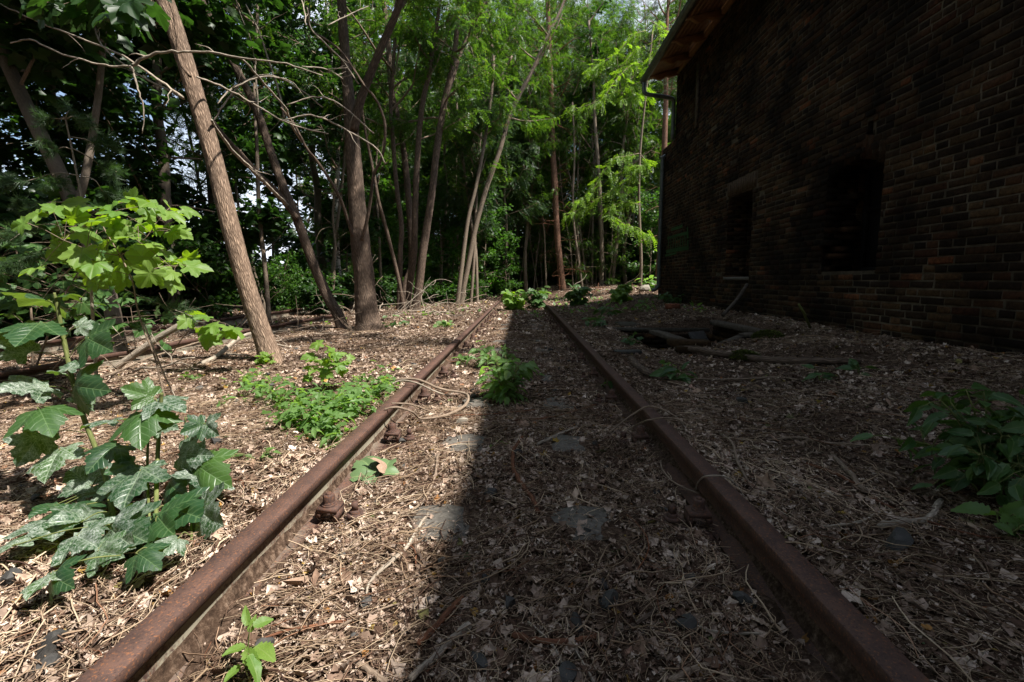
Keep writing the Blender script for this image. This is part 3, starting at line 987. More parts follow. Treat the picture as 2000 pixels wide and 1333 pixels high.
def grow_crown(wood, leaf, path, t0, t1, nprim, plen, nsec, nleaf, kind, seed, lsize, el=(10, 50), up=.3, r0=.03, twigs=True, prof=None, spread=.10):
    """branches off `path` (n,3) between fractions t0..t1; leaves along secondaries"""
    rs = np.random.RandomState(seed)
    path = np.asarray(path, float)
    cum = np.concatenate([[0], np.cumsum(np.linalg.norm(np.diff(path, axis=0), axis=1))]); cum /= cum[-1]
    LP = []; LD = []
    az = rs.uniform(0, 6.28)
    for q in range(nprim):
        t = t0 + (t1 - t0) * (q + rs.uniform(0, 1)) / nprim
        u = (t - t0) / (t1 - t0 + 1e-9)
        p = np.array([np.interp(t, cum, path[:, i]) for i in range(3)])
        az += 2.4 + rs.uniform(-.5, .5)
        e = R(rs.uniform(*el))
        Lp = plen * (prof(u) if prof else (.55 + .9 * math.sin(math.pi * min(1, u * .85 + .12)) * .5)) * rs.uniform(.75, 1.25)
        d = np.array([math.cos(az) * math.cos(e), math.sin(az) * math.cos(e), math.sin(e)])
        B = limb(rs, p, d, Lp, 7, .13, up)
        rr = r0 * Lp / plen
        tube(wood, B, np.linspace(rr, rr * .25, len(B)), 5, cap=False)
        for s in range(nsec):
            v = .22 + .78 * (s + rs.uniform(0, 1)) / nsec
            k = v * (len(B) - 1); i0 = min(int(k), len(B) - 2); f = k - i0
            o = B[i0] * (1 - f) + B[i0 + 1] * f
            dd = B[i0 + 1] - B[i0]; dd /= np.linalg.norm(dd)
            side = rs.normal(0, 1, 3); side -= dd * side.dot(dd); side /= np.linalg.norm(side); side[2] *= .5
            d2 = dd * .6 + side * .9
            L2 = Lp * rs.uniform(.22, .42) * (1.1 - .5 * v)
            S = limb(rs, o, d2, L2, 4, .2, up * .6 - .15)
            if twigs: tube(wood, S, np.linspace(rr * .3, rr * .1, len(S)), 3, cap=False)
            kk = rs.uniform(.1, 1, nleaf) * (len(S) - 1); ii = np.minimum(kk.astype(int), len(S) - 2); ff = (kk - ii)[:, None]
            pos = S[ii] * (1 - ff) + S[ii + 1] * ff + rs.normal(0, spread, (nleaf, 3)) * [1, 1, .7]
            LP.append(pos)
            dirs = (S[ii + 1] - S[ii]); dirs /= np.linalg.norm(dirs, axis=1)[:, None]
            LD.append(dirs + rs.normal(0, .6, (nleaf, 3)))
    LP = np.concatenate(LP); LD = np.concatenate(LD)
    n = len(LP)
    yaw = np.arctan2(LD[:, 1], LD[:, 0])
    if kind == 'maple':
        T = T_MAPLE; pit = rs.normal(.35, .35, n); rol = rs.normal(0, .45, n)
    elif kind == 'locust':
        T = T_PIN; pit = rs.normal(.35, .4, n); rol = rs.normal(0, .5, n)
    elif kind == 'birch':
        T = T_RH; pit = rs.normal(.9, .5, n); rol = rs.normal(0, .9, n)
    elif kind == 'pine':
        T = T_NEED; pit = rs.normal(-.25, .4, n); rol = rs.uniform(0, 6, n)
    elif kind == 'spruce':
        T = T_NEED; pit = rs.normal(.3, .25, n); rol = rs.uniform(0, 6, n)
    else:
        T = T_OVAL; pit = rs.normal(.4, .5, n); rol = rs.normal(0, .6, n)
    Mx = rotmats(yaw, pit, rol)
    sz = lsize * rs.uniform(.65, 1.25, n)
    pick = rs.randint(0, len(T), n)
    for k, t in enumerate(T):
        m = pick == k
        scatter(leaf, t, LP[m], Mx[m], sz[m])

# ------------------------------------------------------------------ prototype trees of the wood
def proto_tree(name, kind, seed, hh, rt, barkm, leafm, t0, nprim, plen, nsec, nleaf, lsize, el, up=.3, forks=0, spread=.12, prof=None, dead=0, rs_w=.02, r0=.028):
    rs = np.random.RandomState(seed)
    root = empty(name, (0, 0, 0))
    zs = np.linspace(0, hh, 12)
    wx = np.cumsum(rs.normal(0, rs_w * hh / 12 * 3, 12)); wy = np.cumsum(rs.normal(0, rs_w * hh / 12 * 3, 12)); wx[0] = wy[0] = 0
    P = np.stack([wx, wy, zs - .15], -1)
    tr = MB(); wood = MB(); leaf = MB()
    tube(tr, smooth_path(P, 3), np.interp(np.linspace(0, 1, 34), [0, .03, .1, .6, 1], [rt * 1.35, rt * 1.1, rt, rt * .6, rt * .12]), 10, rough=.03, seed=seed)
    paths = [P]
    for f in range(forks):
        k = rs.randint(2, 5); az = rs.uniform(0, 6.28)
        Q = limb(rs, P[k], (math.cos(az) * .35, math.sin(az) * .35, 1), hh * rs.uniform(.5, .7), 9, .06, .3)
        tube(tr, smooth_path(Q, 2), np.linspace(rt * .6, rt * .12, 19), 8, cap=False, rough=.03, seed=seed + f)
        paths.append(Q)
    for q in range(dead):
        t = rs.uniform(.12, t0 + .15); z = t * hh; az = rs.uniform(0, 6.28)
        p = [np.interp(z, zs, P[:, 0]), np.interp(z, zs, P[:, 1]), z]
        D = limb(rs, p, (math.cos(az), math.sin(az), rs.uniform(-.2, .3)), rs.uniform(.5, 1.5), 6, .2, 0)
        tube(wood, D, np.linspace(.012, .004, 7), 3, cap=False)
        for w_ in range(3):
            D2 = limb(rs, D[rs.randint(1, 6)], rs.normal(0, 1, 3), .4, 4, .3, 0); tube(wood, D2, np.linspace(.005, .002, 5), 3, cap=False)
    for j, pth in enumerate(paths):
        grow_crown(wood, leaf, pth, t0 if j == 0 else .15, .99, nprim if j == 0 else int(nprim * .6), plen * (1 if j == 0 else .8), nsec, nleaf, kind, seed * 7 + j, lsize, el, up, prof=prof, spread=spread, r0=r0)
    tr.obj('trunk', barkm, root, smooth=True)
    c = leaf.obj('crown', leafm, root)
    wood.obj('branches', M['twig'] if kind not in ('pine',) else M['bark_pine'], root)
    return root

P_LOW = [proto_tree('young_locust', 'locust', 11, 5.6, .035, M['bark_pale'], M['leaf_locust'], .07, 22, 1.5, 6, 13, .24, (0, 50), spread=.12, r0=.014), proto_tree('young_maple', 'maple', 12, 5.0, .04, M['bark_pale'], M['leaf_mid'], .07, 22, 1.4, 6, 16, .13, (0, 40), spread=.13, r0=.014)]
cone = lambda u: 1.15 - .95 * u
P_MAPLE = [proto_tree('maple_tree', 'maple', s, h, .13, M['bark_smooth'], M['leaf_dark'], .10, 26, 2.9, 9, 30, .17, (0, 45), spread=.16) for s, h in ((1, 10.5), (2, 12.0))]
P_LOC = [proto_tree('locust_tree', 'locust', s, h, .085, M['bark_pale'], M['leaf_locust'], .30, 20, 2.2, 7, 19, .30, (5, 60), spread=.14, forks=2, dead=6) for s, h in ((3, 11.0), (4, 13.0))]
P_LOCB = [proto_tree('locust_tree', 'locust', 5, 9.0, .06, M['bark_pale'], M['leaf_blue'], .28, 20, 1.6, 8, 18, .26, (10, 60), spread=.12, forks=1, dead=4)]
P_BIRCH = [proto_tree('birch_tree', 'birch', 6, 12.0, .075, M['bark_birch'], M['leaf_mid'], .34, 24, 1.5, 9, 44, .075, (20, 60), up=-.6, spread=.12, dead=4)]
P_PINE = [proto_tree('pine_tree', 'pine', 7, 13.0, .13, M['bark_pine'], M['needle'], .52, 26, 1.9, 8, 10, .24, (5, 40), up=.5, spread=.10, dead=22)]
P_SPRUCE = [proto_tree('spruce_tree', 'spruce', 8, 10.0, .12, M['bark_brown'], M['needle'], .18, 46, 2.1, 10, 12, .20, (-18, 8), up=-.3, prof=cone, spread=.07, dead=6)]
def proto_shrub(name, kind, seed, hh, rad, leafm, lsize, nl):
    rs = np.random.RandomState(seed)
    root = empty(name); wood = MB(); leaf = MB()
    for q in range(6):
        az = rs.uniform(0, 6.28)
        P = limb(rs, (rs.normal(0, .08), rs.normal(0, .08), -.08), (math.cos(az) * .4, math.sin(az) * .4, 1), hh * rs.uniform(.7, 1.1), 7, .12, .1)
        tube(wood, P, np.linspace(.014, .005, 8), 4, cap=False)
        grow_crown(wood, leaf, P, .12, .98, 8, rad, 4, nl, kind, seed * 3 + q, lsize, (0, 50), .2, r0=.008, spread=.09)
    leaf.obj('foliage', leafm, root); wood.obj('stems', M['twig'], root)
    return root
P_SHRUB = [proto_shrub('leafy_shrub', 'maple', 21, 1.7, .75, M['leaf_dark'], .13, 13),
           proto_shrub('leafy_shrub', 'oval', 22, 1.9, .8, M['leaf_mid'], .09, 22),
           proto_shrub('leafy_shrub', 'maple', 23, 1.1, .6, M['leaf_mid'], .12, 10)]
used = set()
def plant(proto, x, y, rz=0, s=1.0, label=None, cat=None, group=None, tilt=0.0, sz=None):
    if id(proto) in used:
        o = copy_tree(proto)
    else:
        o = proto; used.add(id(proto))
    o.location = (x, y, Hs(x, y) - .02)
    o.rotation_euler = (tilt * math.cos(rz), tilt * math.sin(rz), rz)
    o.scale = (s, s, (sz or s))
    tag(o, label, cat, group)
    return o
rg = random.Random(4)
GM = 'maples of the shady wood beyond the left track'
# left thin strip of dark maples with sky behind them
for k, (x, y, s) in enumerate([(-6.6, 8.6, .85), (-8.8, 6.2, .9), (-7.6, 11.4, 1.0), (-10.6, 9.4, 1.0), (-6.1, 14.0, .95), (-12.2, 6.6, 1.0), (-11.2, 3.2, .9), (-13.6, 11.5, 1.0), (-9.4, 4.4, .85), (-12.4, 8.8, 1.0), (-8.4, 8.4, .7)]):
    plant(P_MAPLE[k % 2], x, y, rg.uniform(0, 6), s, 'dark maple in the shady wood beyond the left rails, sky showing through its crown', 'tree', GM)
for k, (x, y, s) in enumerate([(-5.0, 19.5, 1.0), (-8.2, 20.5, 1.1), (-1.4, 33, 1.2), (3.0, 36, 1.2), (7.4, 34, 1.2), (-6, 31, 1.2), (12, 33, 1.2), (1.0, 29, 1.1), (-3.6, 35, 1.2), (5.2, 30, 1.1), (-10, 30, 1.2), (9.5, 29, 1.1), (0.5, 40, 1.3)]):
    plant(P_MAPLE[(k + 1) % 2], x, y, rg.uniform(0, 6), s, 'dark broad-leaved tree standing deep in the wood behind the end of the track', 'tree', 'broad-leaved trees deep in the wood')
for k, (x, y, s) in enumerate([(-3.2, 19.0, 1.0), (-.9, 21.5, 1.05), (.2, 19.8, .95), (2.9, 22.6, 1.05), (4.6, 20.5, .95), (1.9, 26, 1.2), (5.6, 22.5, 1.1), (-1.9, 27, 1.2), (-5.6, 25.5, 1.1), (7.9, 20.5, 1.0), (8.6, 26, 1.1), (.4, 31, 1.3), (-3.4, 29, 1.2), (3.6, 27.5, 1.2), (-7.6, 28, 1.2)]):
    plant(P_LOC[k % 2], x, y, rg.uniform(0, 6), s, 'slender sunlit locust with feathery leaves in the wood behind the end of the track', 'tree', 'feathery locusts behind the end of the track')
for k, (x, y, s) in enumerate([(-1.7, 16.4, .9), (-.5, 18.6, 1.0), (-3.9, 16.2, .95)]):
    plant(P_LOCB[0], x, y, rg.uniform(0, 6), s, 'thin locust with blue-green feathery leaves in the gap left of the track end', 'tree', 'blue-green locusts left of the track end')
for k, (px, py, Y, s) in enumerate([(436, 600, 11.0, .9), (668, 590, 13.0, .95), (545, 590, 15.5, 1.0), (932, 588, 19.0, 1.0), (1010, 580, 24, 1.1)]):
    p = PY(px, py, Y)
    plant(P_BIRCH[0], p.x, Y, rg.uniform(0, 6), s, ['thin white birch between the two left leaning trunks', 'thin white birch just left of the thick brown trunk', 'white birch deeper in the shade between the leaning trunks', 'slim birch right of the multi-stemmed tree', 'distant slim birch in line with the track'][k], 'tree')
plant(P_SPRUCE[0], 1.0, 23.0, .5, 1.05, 'dark spruce with dense brownish needles above the end of the track', 'tree')
p = PY(1293, 300, 17.5)
plant(P_PINE[0], p.x, 17.5, .3, 1.0, 'reddish pine trunk with bare whitish side twigs at the corner of the brick building', 'tree')
p = PY(1240, 300, 22)
plant(P_PINE[0], p.x + .8, 24, 2.3, 1.05, 'second pine, farther back and half hidden by leaves near the corner of the brick building', 'tree')
for k, (x, y, sc_) in enumerate([(-5.4, 16.8, .9), (-4.3, 18.2, 1.1), (-2.6, 17.4, .9), (-6.8, 18.4, 1.1), (-1.6, 19.6, 1.0), (1.7, 22.3, 1.0), (3.4, 21.2, .9), (5.4, 21.8, 1.1), (2.6, 24.2, 1.2), (4.3, 24.6, 1.2), (6.6, 23.6, 1.2), (-.2, 24.5, 1.1), (-3.4, 21.8, 1.2), (6.9, 19.6, .9), (.9, 20.8, .7), (-2.7, 15.9, .75), (-1.35, 17.3, .8), (-3.9, 14.9, .8), (-5.1, 13.6, .8), (2.3, 19.6, .6), (3.7, 19.4, .7), (5.2, 19.0, .75), (-.6, 18.2, .5)]):
    plant(P_LOW[(k * 2 + k // 3) % 2], x, y, k * 1.7, sc_, 'young tree with foliage down to the ground behind the track end', 'tree', 'young leafy trees behind the track end')
# shrubs under the wood
sp = []
for k in range(96):
    if k < 26: x, y = rg.uniform(-14, -5.9), rg.uniform(5.5, 17)
    elif k < 56:
        x = rg.uniform(-6, 7); y = rg.uniform(17.5, 26) if x < -1 else rg.uniform(21.5, 27)
    elif k < 66: x, y = rg.uniform(5.6, 9), rg.uniform(18, 22)
    else: x, y = rg.uniform(-12, 9), rg.uniform(23, 31)
    sp.append((x, y))
for k, (x, y) in enumerate(sp):
    pr = P_SHRUB[rg.choice([0, 0, 1, 2]) if x < -5 else rg.choice([0, 1, 1, 2])]
    lab = 'low dark leafy shrub under the trees beyond the left track' if k < 26 else ('leafy shrub in the undergrowth behind the end of the track' if (k < 56 or k >= 66) else 'leafy shrub in the undergrowth past the corner of the brick building')
    plant(pr, x, y, rg.uniform(0, 6), rg.uniform(.7, 1.25) * (1.25 if k >= 26 and y > 20 else 1) * (1.6 if k >= 66 else 1), lab, 'shrub', ['undergrowth beyond the left track', 'undergrowth behind the track end', 'undergrowth past the building'][0 if k < 26 else 2 if 56 <= k < 66 else 1])

# ------------------------------------------------------------------ traced trees
def wpts(pts, Y0, dY=0.0):
    out_ = []; rr = []
    n = len(pts)
    for k, p in enumerate(pts):
        Y = Y0 + dY * k / max(1, n - 1)
        q = PY(p[0], p[1], Y)
        out_.append((q.x, q.y, q.z)); rr.append((p[2] if len(p) > 2 else 3) / 2 / FPX * Y)
    return np.array(out_), np.array(rr)
WS = [1.0]
def trunk_from(mb, pts, Y0, dY=0, n=16, root=True, k=6, bark=None, seed=0, flare=1.0, cap=True):
    P, r = wpts(pts, Y0, dY)
    r = r * WS[0]
    if root:
        d = P[0] - P[1]; d /= np.linalg.norm(d)
        P = np.vstack([P[0] + d * .25, P]); r = np.concatenate([[r[0] * 1.25 * flare], r])
    S = smooth_path(np.column_stack([P, r]), k)
    tube(mb, S[:, :3], np.maximum(S[:, 3], .001), n, bark=bark, seed=seed, rough=0 if bark else .02, cap=cap)
    return S[:, :3]
def dead_branch(mb, pts, Y0, dY=0, seed=0, twigs=3, tl=.35):
    P, r = wpts(pts, Y0, dY)
    rs = np.random.RandomState(seed)
    S = smooth_path(np.column_stack([P, r]), 5)
    tube(mb, S[:, :3] + rs.normal(0, .003, (len(S), 3)), np.maximum(S[:, 3] * .75, .0012), 6)
    for q in range(twigs):
        k = rs.randint(len(S) // 4, len(S) - 1)
        D = limb(rs, S[k, :3], (S[min(k + 1, len(S) - 1), :3] - S[k - 1, :3]) * 6 + rs.normal(0, .5, 3), rs.uniform(.3, 1) * tl, 5, .25, 0)
        tube(mb, D, np.linspace(S[k, 3] * .5, .0012, 6), 4)

def Y_of(px, py): return G(px, py).y

# T1: leaning trunk, furrowed bark, nearest
WS[0] = .90
Y1 = Y_of(528, 706)
base = G(528, 706)
t1 = empty('locust_tree', base)
mb = MB()
S1 = trunk_from(mb, [(530, 706, 50), (522, 680, 44), (505, 630, 39), (478, 545, 37), (450, 440, 36), (425, 340, 35), (395, 230, 34), (365, 130, 33), (340, 50, 33), (322, 0, 33), (300, -80, 30), (265, -200, 26), (225, -360, 20), (190, -560, 12)], Y1, .4, 40, bark=(.009, 75), k=26, seed=3)
tube(mb, smooth_path(wpts([(372, 150, 14), (352, 120, 16), (345, 60, 15), (330, 0, 14), (280, -60, 12)], Y1 - .12)[0], 4), .014, 8)
mb.obj('trunk', M['bark'], t1, smooth=True)
w_, l_ = MB(), MB()
grow_crown(w_, l_, S1, .70, .99, 11, 2.1, 8, 16, 'locust', 101, .26, (10, 60), .4)
w_.obj('branches', M['twig'], t1); l_.obj('crown', M['leaf_locust'], t1)
mb = MB()
dead_branch(mb, [(1, 8, 3), (80, 45, 4), (170, 80, 4.5), (240, 110, 5), (300, 150, 6), (359, 192, 7)], Y1 + .1, 0, 1, 2)
dead_branch(mb, [(359, 192, 7), (320, 172, 5), (262, 140, 4), (200, 90, 4), (178, 30, 4)], Y1 + .2, .4, 2, 3)
dead_branch(mb, [(412, 235, 6), (450, 290, 8), (490, 330, 9), (540, 380, 9), (560, 400, 9)], Y1 + .1, 2.5, 3, 4)
dead_branch(mb, [(384, 150, 5), (430, 168, 5), (490, 200, 5), (560, 240, 4), (640, 262, 3)], Y1, 1.0, 4, 4)
mb.obj('bare_branch', M['deadwood'], t1, smooth=True)
mb = MB()
dead_branch(mb, [(495, 290, 5), (462, 108, 5), (385, 101, 6), (315, 104, 7), (285, 112, 8), (259, 130, 9)], Y1 - .1, 0, 5, 2) if False else None
dead_branch(mb, [(630, 150, 3), (560, 125, 4), (471, 114, 5), (420, 104, 5.5), (370, 101, 6), (315, 103, 7), (280, 114, 8), (259, 130, 9)], Y1 - .35, 0, 5, 2)
dead_branch(mb, [(259, 130, 6), (262, 150, 5.5), (270, 175, 4), (281, 215, 3), (278, 262, 2)], Y1 - .35, 0, 6, 0)
dead_branch(mb, [(259, 130, 6), (215, 130, 5), (180, 122, 4.5), (110, 102, 4), (60, 78, 4), (20, 85, 3)], Y1 - .35, 0, 7, 1)
dead_branch(mb, [(471, 114, 5), (500, 145, 5), (530, 180, 5), (560, 215, 5), (572, 250, 6), (600, 290, 7)], Y1 - .2, 2.6, 8, 2)
mb.obj('bare_branch', M['deadwood'], t1, smooth=True)
tag(t1, 'leaning sunlit trunk with furrowed grey-brown bark beside the left rail, nearest of the leaning trunks', 'tree')

WS[0] = .82
# T0: smooth grey trunk on the far left with a fork
Y0 = 5.0
base = PY(237, 700, Y0); base.z = Hs(base.x, Y0)
t0 = empty('maple_tree', base)
mb = MB()
S0 = trunk_from(mb, [(238, 705, 42), (232, 680, 36), (222, 620, 33), (205, 550, 31), (172, 470, 30), (142, 398, 31), (105, 315, 30), (66, 238, 28), (21, 140, 26), (-15, 60, 24), (-60, -40, 21), (-120, -200, 16), (-170, -380, 10)], Y0, .4, 24, k=8, seed=5)
S0b = trunk_from(mb, [(148, 410, 16), (165, 350, 16), (180, 270, 15), (196, 150, 13), (206, 0, 11), (214, -150, 8), (225, -300, 5)], Y0 + .1, .6, 14, root=False)
mb.obj('trunk', M['bark_smooth'], t0, smooth=True)
w_, l_ = MB(), MB()
grow_crown(w_, l_, S0, .52, .99, 16, 2.0, 8, 26, 'maple', 111, .17, (0, 50), .2, spread=.16)
grow_crown(w_, l_, S0b, .45, .99, 10, 1.4, 7, 22, 'maple', 112, .17, (0, 50), .2, spread=.15)
w_.obj('branches', M['twig'], t0); l_.obj('crown', M['leaf_dark'], t0)
tag(t0, 'smooth grey forked maple leaning left beside the disused rail, at the left edge', 'tree')

WS[0] = .9
# T2: thin leaning trunk
base = G(668, 643); Y2 = base.y
t2 = empty('locust_tree', base)
mb = MB()
S2 = trunk_from(mb, [(669, 643, 28), (660, 615, 24), (640, 580, 22), (610, 510, 20), (577, 420, 19), (555, 370, 18), (530, 300, 17), (505, 225, 16), (470, 150, 15), (430, 75, 14), (393, 0, 13), (360, -80, 11), (330, -220, 8), (310, -350, 5)], Y2, .5, 20, k=10, bark=(.005, 110), seed=7)
trunk_from(mb, [(580, 428, 13), (556, 396, 12), (535, 368, 11), (510, 345, 10), (470, 300, 9), (440, 268, 8), (417, 238, 7)], Y2 + .05, -.8, 10, root=False)
mb.obj('trunk', M['bark_brown'], t2, smooth=True)
w_, l_ = MB(), MB()
grow_crown(w_, l_, S2, .72, .99, 10, 1.8, 7, 16, 'locust', 121, .24, (10, 60), .4)
w_.obj('branches', M['twig'], t2); l_.obj('crown', M['leaf_locust'], t2)
mb = MB()
dead_branch(mb, [(505, 225, 5), (500, 150, 4), (490, 80, 3), (470, 30, 3), (455, -20, 2)], Y2 - .2, 0, 31, 2)
dead_branch(mb, [(415, 240, 4), (440, 200, 4), (470, 165, 4), (500, 150, 4), (540, 150, 4), (590, 178, 3), (630, 210, 3)], Y2 - 1, .6, 32, 3)
dead_branch(mb, [(555, 230, 6), (545, 180, 5), (525, 120, 5), (505, 60, 4), (480, 10, 3)], Y2 + .3, .2, 33, 2)
mb.obj('bare_branch', M['deadwood'], t2, smooth=True)
tag(t2, 'thin brown trunk leaning left, its foot just left of the thick brown trunk', 'tree')

WS[0] = .76
# T3: thick trunk
base = G(720, 645); Y3 = base.y
t3 = empty('locust_tree', base)
mb = MB()
S3 = trunk_from(mb, [(722, 645, 84), (720, 630, 66), (715, 590, 56), (711, 540, 51), (704, 480, 49), (699, 420, 44), (693, 340, 39), (688, 270, 35), (683, 210, 30), (677, 140, 25), (671, 70, 23), (667, 0, 21), (663, -100, 19), (655, -250, 14), (650, -420, 8)], Y3, .3, 48, k=22, bark=(.016, 42), seed=9)
S3b = trunk_from(mb, [(690, 255, 24), (703, 200, 22), (722, 148, 20), (745, 92, 18), (768, 40, 17), (785, -5, 15), (815, -90, 12), (850, -220, 8), (880, -350, 5)], Y3 + .1, -.5, 18, root=False, bark=(.005, 90), k=8)
trunk_from(mb, [(689, 462, 9), (676, 420, 8), (663, 385, 8), (640, 345, 7.5), (615, 310, 7), (600, 292, 7), (575, 245, 6), (548, 210, 5)], Y3 - .25, -.8, 8, root=False)
trunk_from(mb, [(706, 470, 9), (715, 438, 9), (724, 390, 8), (730, 342, 8), (742, 318, 7), (750, 290, 7), (752, 245, 7), (742, 210, 6), (728, 186, 6), (712, 168, 5.5), (670, 105, 5), (640, 80, 5), (607, 56, 4.5), (598, 10, 4)], Y3 - .3, -.6, 8, root=False)
mb.obj('trunk', M['bark_brown'], t3, smooth=True)
mb = MB(); rs = np.random.RandomState(8)
for k in range(26):       # small root sprouts at the foot and bark flaps
    a = rs.uniform(3.4, 6.0)
    q = np.array([base.x + .25 * math.cos(a), base.y + .25 * math.sin(a), base.z - .02])
    tube(mb, limb(rs, q, (math.cos(a) * .5, math.sin(a) * .5, .8), rs.uniform(.08, .35), 5, .2, 0), np.linspace(.006, .002, 6), 4)
mb.obj('sprouts', M['twig'], t3)
w_, l_ = MB(), MB()
grow_crown(w_, l_, S3, .62, .99, 14, 2.3, 8, 18, 'locust', 131, .26, (5, 60), .3)
grow_crown(w_, l_, S3b, .40, .99, 12, 1.9, 8, 18, 'locust', 132, .26, (0, 50), .2)
OV = limb(np.random.RandomState(3), S3b[-14], (1.0, -.75, .02), 5.2, 10, .05, -.1); tube(w_, OV, np.linspace(.05, .012, 11), 7)
grow_crown(w_, l_, OV, .15, .99, 12, 1.3, 6, 11, 'locust', 133, .24, (-10, 40), .1)
w_.obj('branches', M['twig'], t3); l_.obj('crown', M['leaf_locust'], t3)
mb = MB()
for q, pts in enumerate([[(600, 15, 3), (607, 56, 4), (640, 90, 4), (670, 120, 4), (700, 165, 4)], [(560, 205, 3), (610, 190, 3.5), (650, 196, 4), (690, 225, 4), (730, 262, 4)],
                         [(555, 235, 3), (600, 225, 4), (640, 235, 4), (690, 262, 4), (735, 290, 4), (752, 320, 4)], [(590, 130, 3), (640, 136, 3), (670, 155, 3)],
                         [(598, 50, 3), (592, 10, 3), (575, -30, 2)], [(425, 203, 3), (445, 180, 4), (480, 160, 4), (520, 150, 4), (560, 155, 3)], [(640, 50, 3), (680, 30, 2.5), (720, 12, 2)]]):
    dead_branch(mb, pts, Y3 - 1.2 - .1 * q, .5, 40 + q, 4, .4)
mb.obj('bare_branch', M['deadwood'], t3, smooth=True)
tag(t3, 'thick upright brown trunk forking overhead, the stoutest tree left of the track', 'tree')

WS[0] = .80
# T4: multi-stemmed clump
base = G(797, 606); Y4 = base.y
t4 = empty('locust_tree', base)
mb = MB(); stems = []
for k, (pts, w0) in enumerate([
    ([(779, 607, 15), (781, 550, 13), (782, 490, 12), (784, 440, 12), (775, 368, 11), (768, 280, 10), (763, 200, 9), (770, 100, 8), (775, -40, 6)], 0),
    ([(790, 607, 20), (792, 560, 19), (804, 520, 18), (803, 462, 17), (794, 343, 15), (782, 252, 14), (768, 196, 13), (761, 140, 13), (759, 88, 12), (754, 35, 12), (747, -10, 11), (735, -100, 8)], .3),
    ([(797, 607, 16), (800, 560, 16), (808, 500, 16), (810, 450, 15), (813, 350, 14), (820, 245, 13), (829, 182, 12), (838, 147, 11), (846, 88, 10), (860, 0, 8), (870, -100, 6)], .1),
    ([(812, 606, 24), (818, 560, 21), (825, 500, 20), (832, 455, 19), (845, 368, 17), (852, 301, 16), (866, 210, 15), (880, 150, 14), (890, 85, 12), (896, 0, 11), (900, -120, 8)], -.2),
    ([(868, 200, 10), (885, 150, 9), (905, 90, 8), (932, 30, 8), (960, -10, 7), (1000, -70, 5)], -.1),
    ([(788, 600, 10), (776, 535, 9), (758, 462, 9), (748, 425, 9), (740, 395, 8), (728, 330, 7), (716, 270, 6), (705, 200, 5)], -.3),
    ([(829, 182, 7), (845, 120, 7), (862, 70, 6), (880, 20, 5)], .2)]):
    stems.append(trunk_from(mb, pts, Y4 + w0, .8 * math.sin(k * 2.1), 14, root=k not in (4, 6), k=7, bark=(.006, 60), seed=20 + k))
mb.obj('trunk', M['bark_brown'], t4, smooth=True)
w_, l_ = MB(), MB()
for k, S in enumerate(stems[:5]):
    grow_crown(w_, l_, S, .50 if k != 4 else .3, .99, 9, 1.9, 7, 15, 'locust', 141 + k, .28, (0, 50), .2)
w_.obj('branches', M['twig'], t4); l_.obj('crown', M['leaf_locust'], t4)
tag(t4, 'clump of five brown stems spreading from one foot beside the track, brushwood at its base', 'tree')

WS[0] = .85
# T5: second slim clump
base = G(896, 597); Y5 = base.y
t5 = empty('locust_tree', base)
mb = MB(); stems = []
for k, (pts, w0) in enumerate([
    ([(893, 596, 11), (902, 520, 10), (914, 430, 9), (929, 368, 8), (946, 280, 8), (960, 180, 7), (964, 122, 6), (958, 60, 5), (950, -20, 4)], 0),
    ([(898, 598, 13), (914, 520, 12), (929, 445, 11), (950, 368, 11), (975, 298, 10), (995, 228, 10), (1020, 175, 9), (1040, 138, 8), (1065, 80, 7), (1095, 20, 6), (1120, -50, 4)], .2),
    ([(920, 588, 7), (926, 500, 7), (930, 400, 6), (935, 300, 6), (950, 200, 5), (985, 140, 5), (1000, 110, 4)], .8),
    ([(932, 582, 7), (929, 490, 7), (918, 420, 6), (905, 320, 6), (893, 220, 5), (890, 140, 4)], 1.0)]):
    stems.append(trunk_from(mb, pts, Y5 + w0, .5, 10, k=5, seed=30 + k))
mb.obj('trunk', M['bark_pale'], t5, smooth=True)
w_, l_ = MB(), MB()
for k, S in enumerate(stems):
    grow_crown(w_, l_, S, .42, .99, 9, 1.6, 7, 13, 'locust', 151 + k, .27, (0, 60), .2)
w_.obj('branches', M['twig'], t5); l_.obj('crown', M['leaf_locust'], t5)
tag(t5, 'slim pale locust stems leaning right beside the far end of the left rail', 'tree')

WS[0] = 1.0
# pine at the end of the right rail
Yp = 19.0
q0 = PY(1098, 566, Yp)
tp = empty('pine_tree', (q0.x, Yp, Hs(q0.x, Yp)))
mb = MB()
Sp = trunk_from(mb, [(1099, 568, 15), (1094, 520, 13), (1090, 480, 12), (1086, 420, 12), (1083, 350, 12), (1079, 285, 11), (1077, 200, 10), (1073, 100, 9), (1070, 0, 7), (1068, -120, 4)], Yp, .3, 14, k=7, bark=(.006, 50), seed=41)
mb.obj('trunk', M['bark_pine'], tp, smooth=True)
w_, l_ = MB(), MB()
grow_crown(w_, l_, Sp, .45, .99, 26, 1.7, 7, 12, 'pine', 161, .24, (-5, 40), .3)
rs = np.random.RandomState(5)
for q in range(30):
    k = rs.randint(8, 40); a = rs.uniform(0, 6.28)
    B = limb(rs, Sp[k], (math.cos(a), math.sin(a), rs.uniform(-.3, .3)), rs.uniform(.5, 1.6), 6, .18, -.1); tube(w_, B, np.linspace(.012, .004, 7), 4, cap=False)
    for z in range(3):
        tube(w_, limb(rs, B[rs.randint(2, 6)], rs.normal(0, 1, 3), .5, 4, .3, 0), np.linspace(.005, .002, 5), 3, cap=False)
w_.obj('branches', M['twig_red'], tp); l_.obj('crown', M['needle'], tp)
tag(tp, 'reddish pine trunk standing just beyond the far end of the right rail', 'tree')

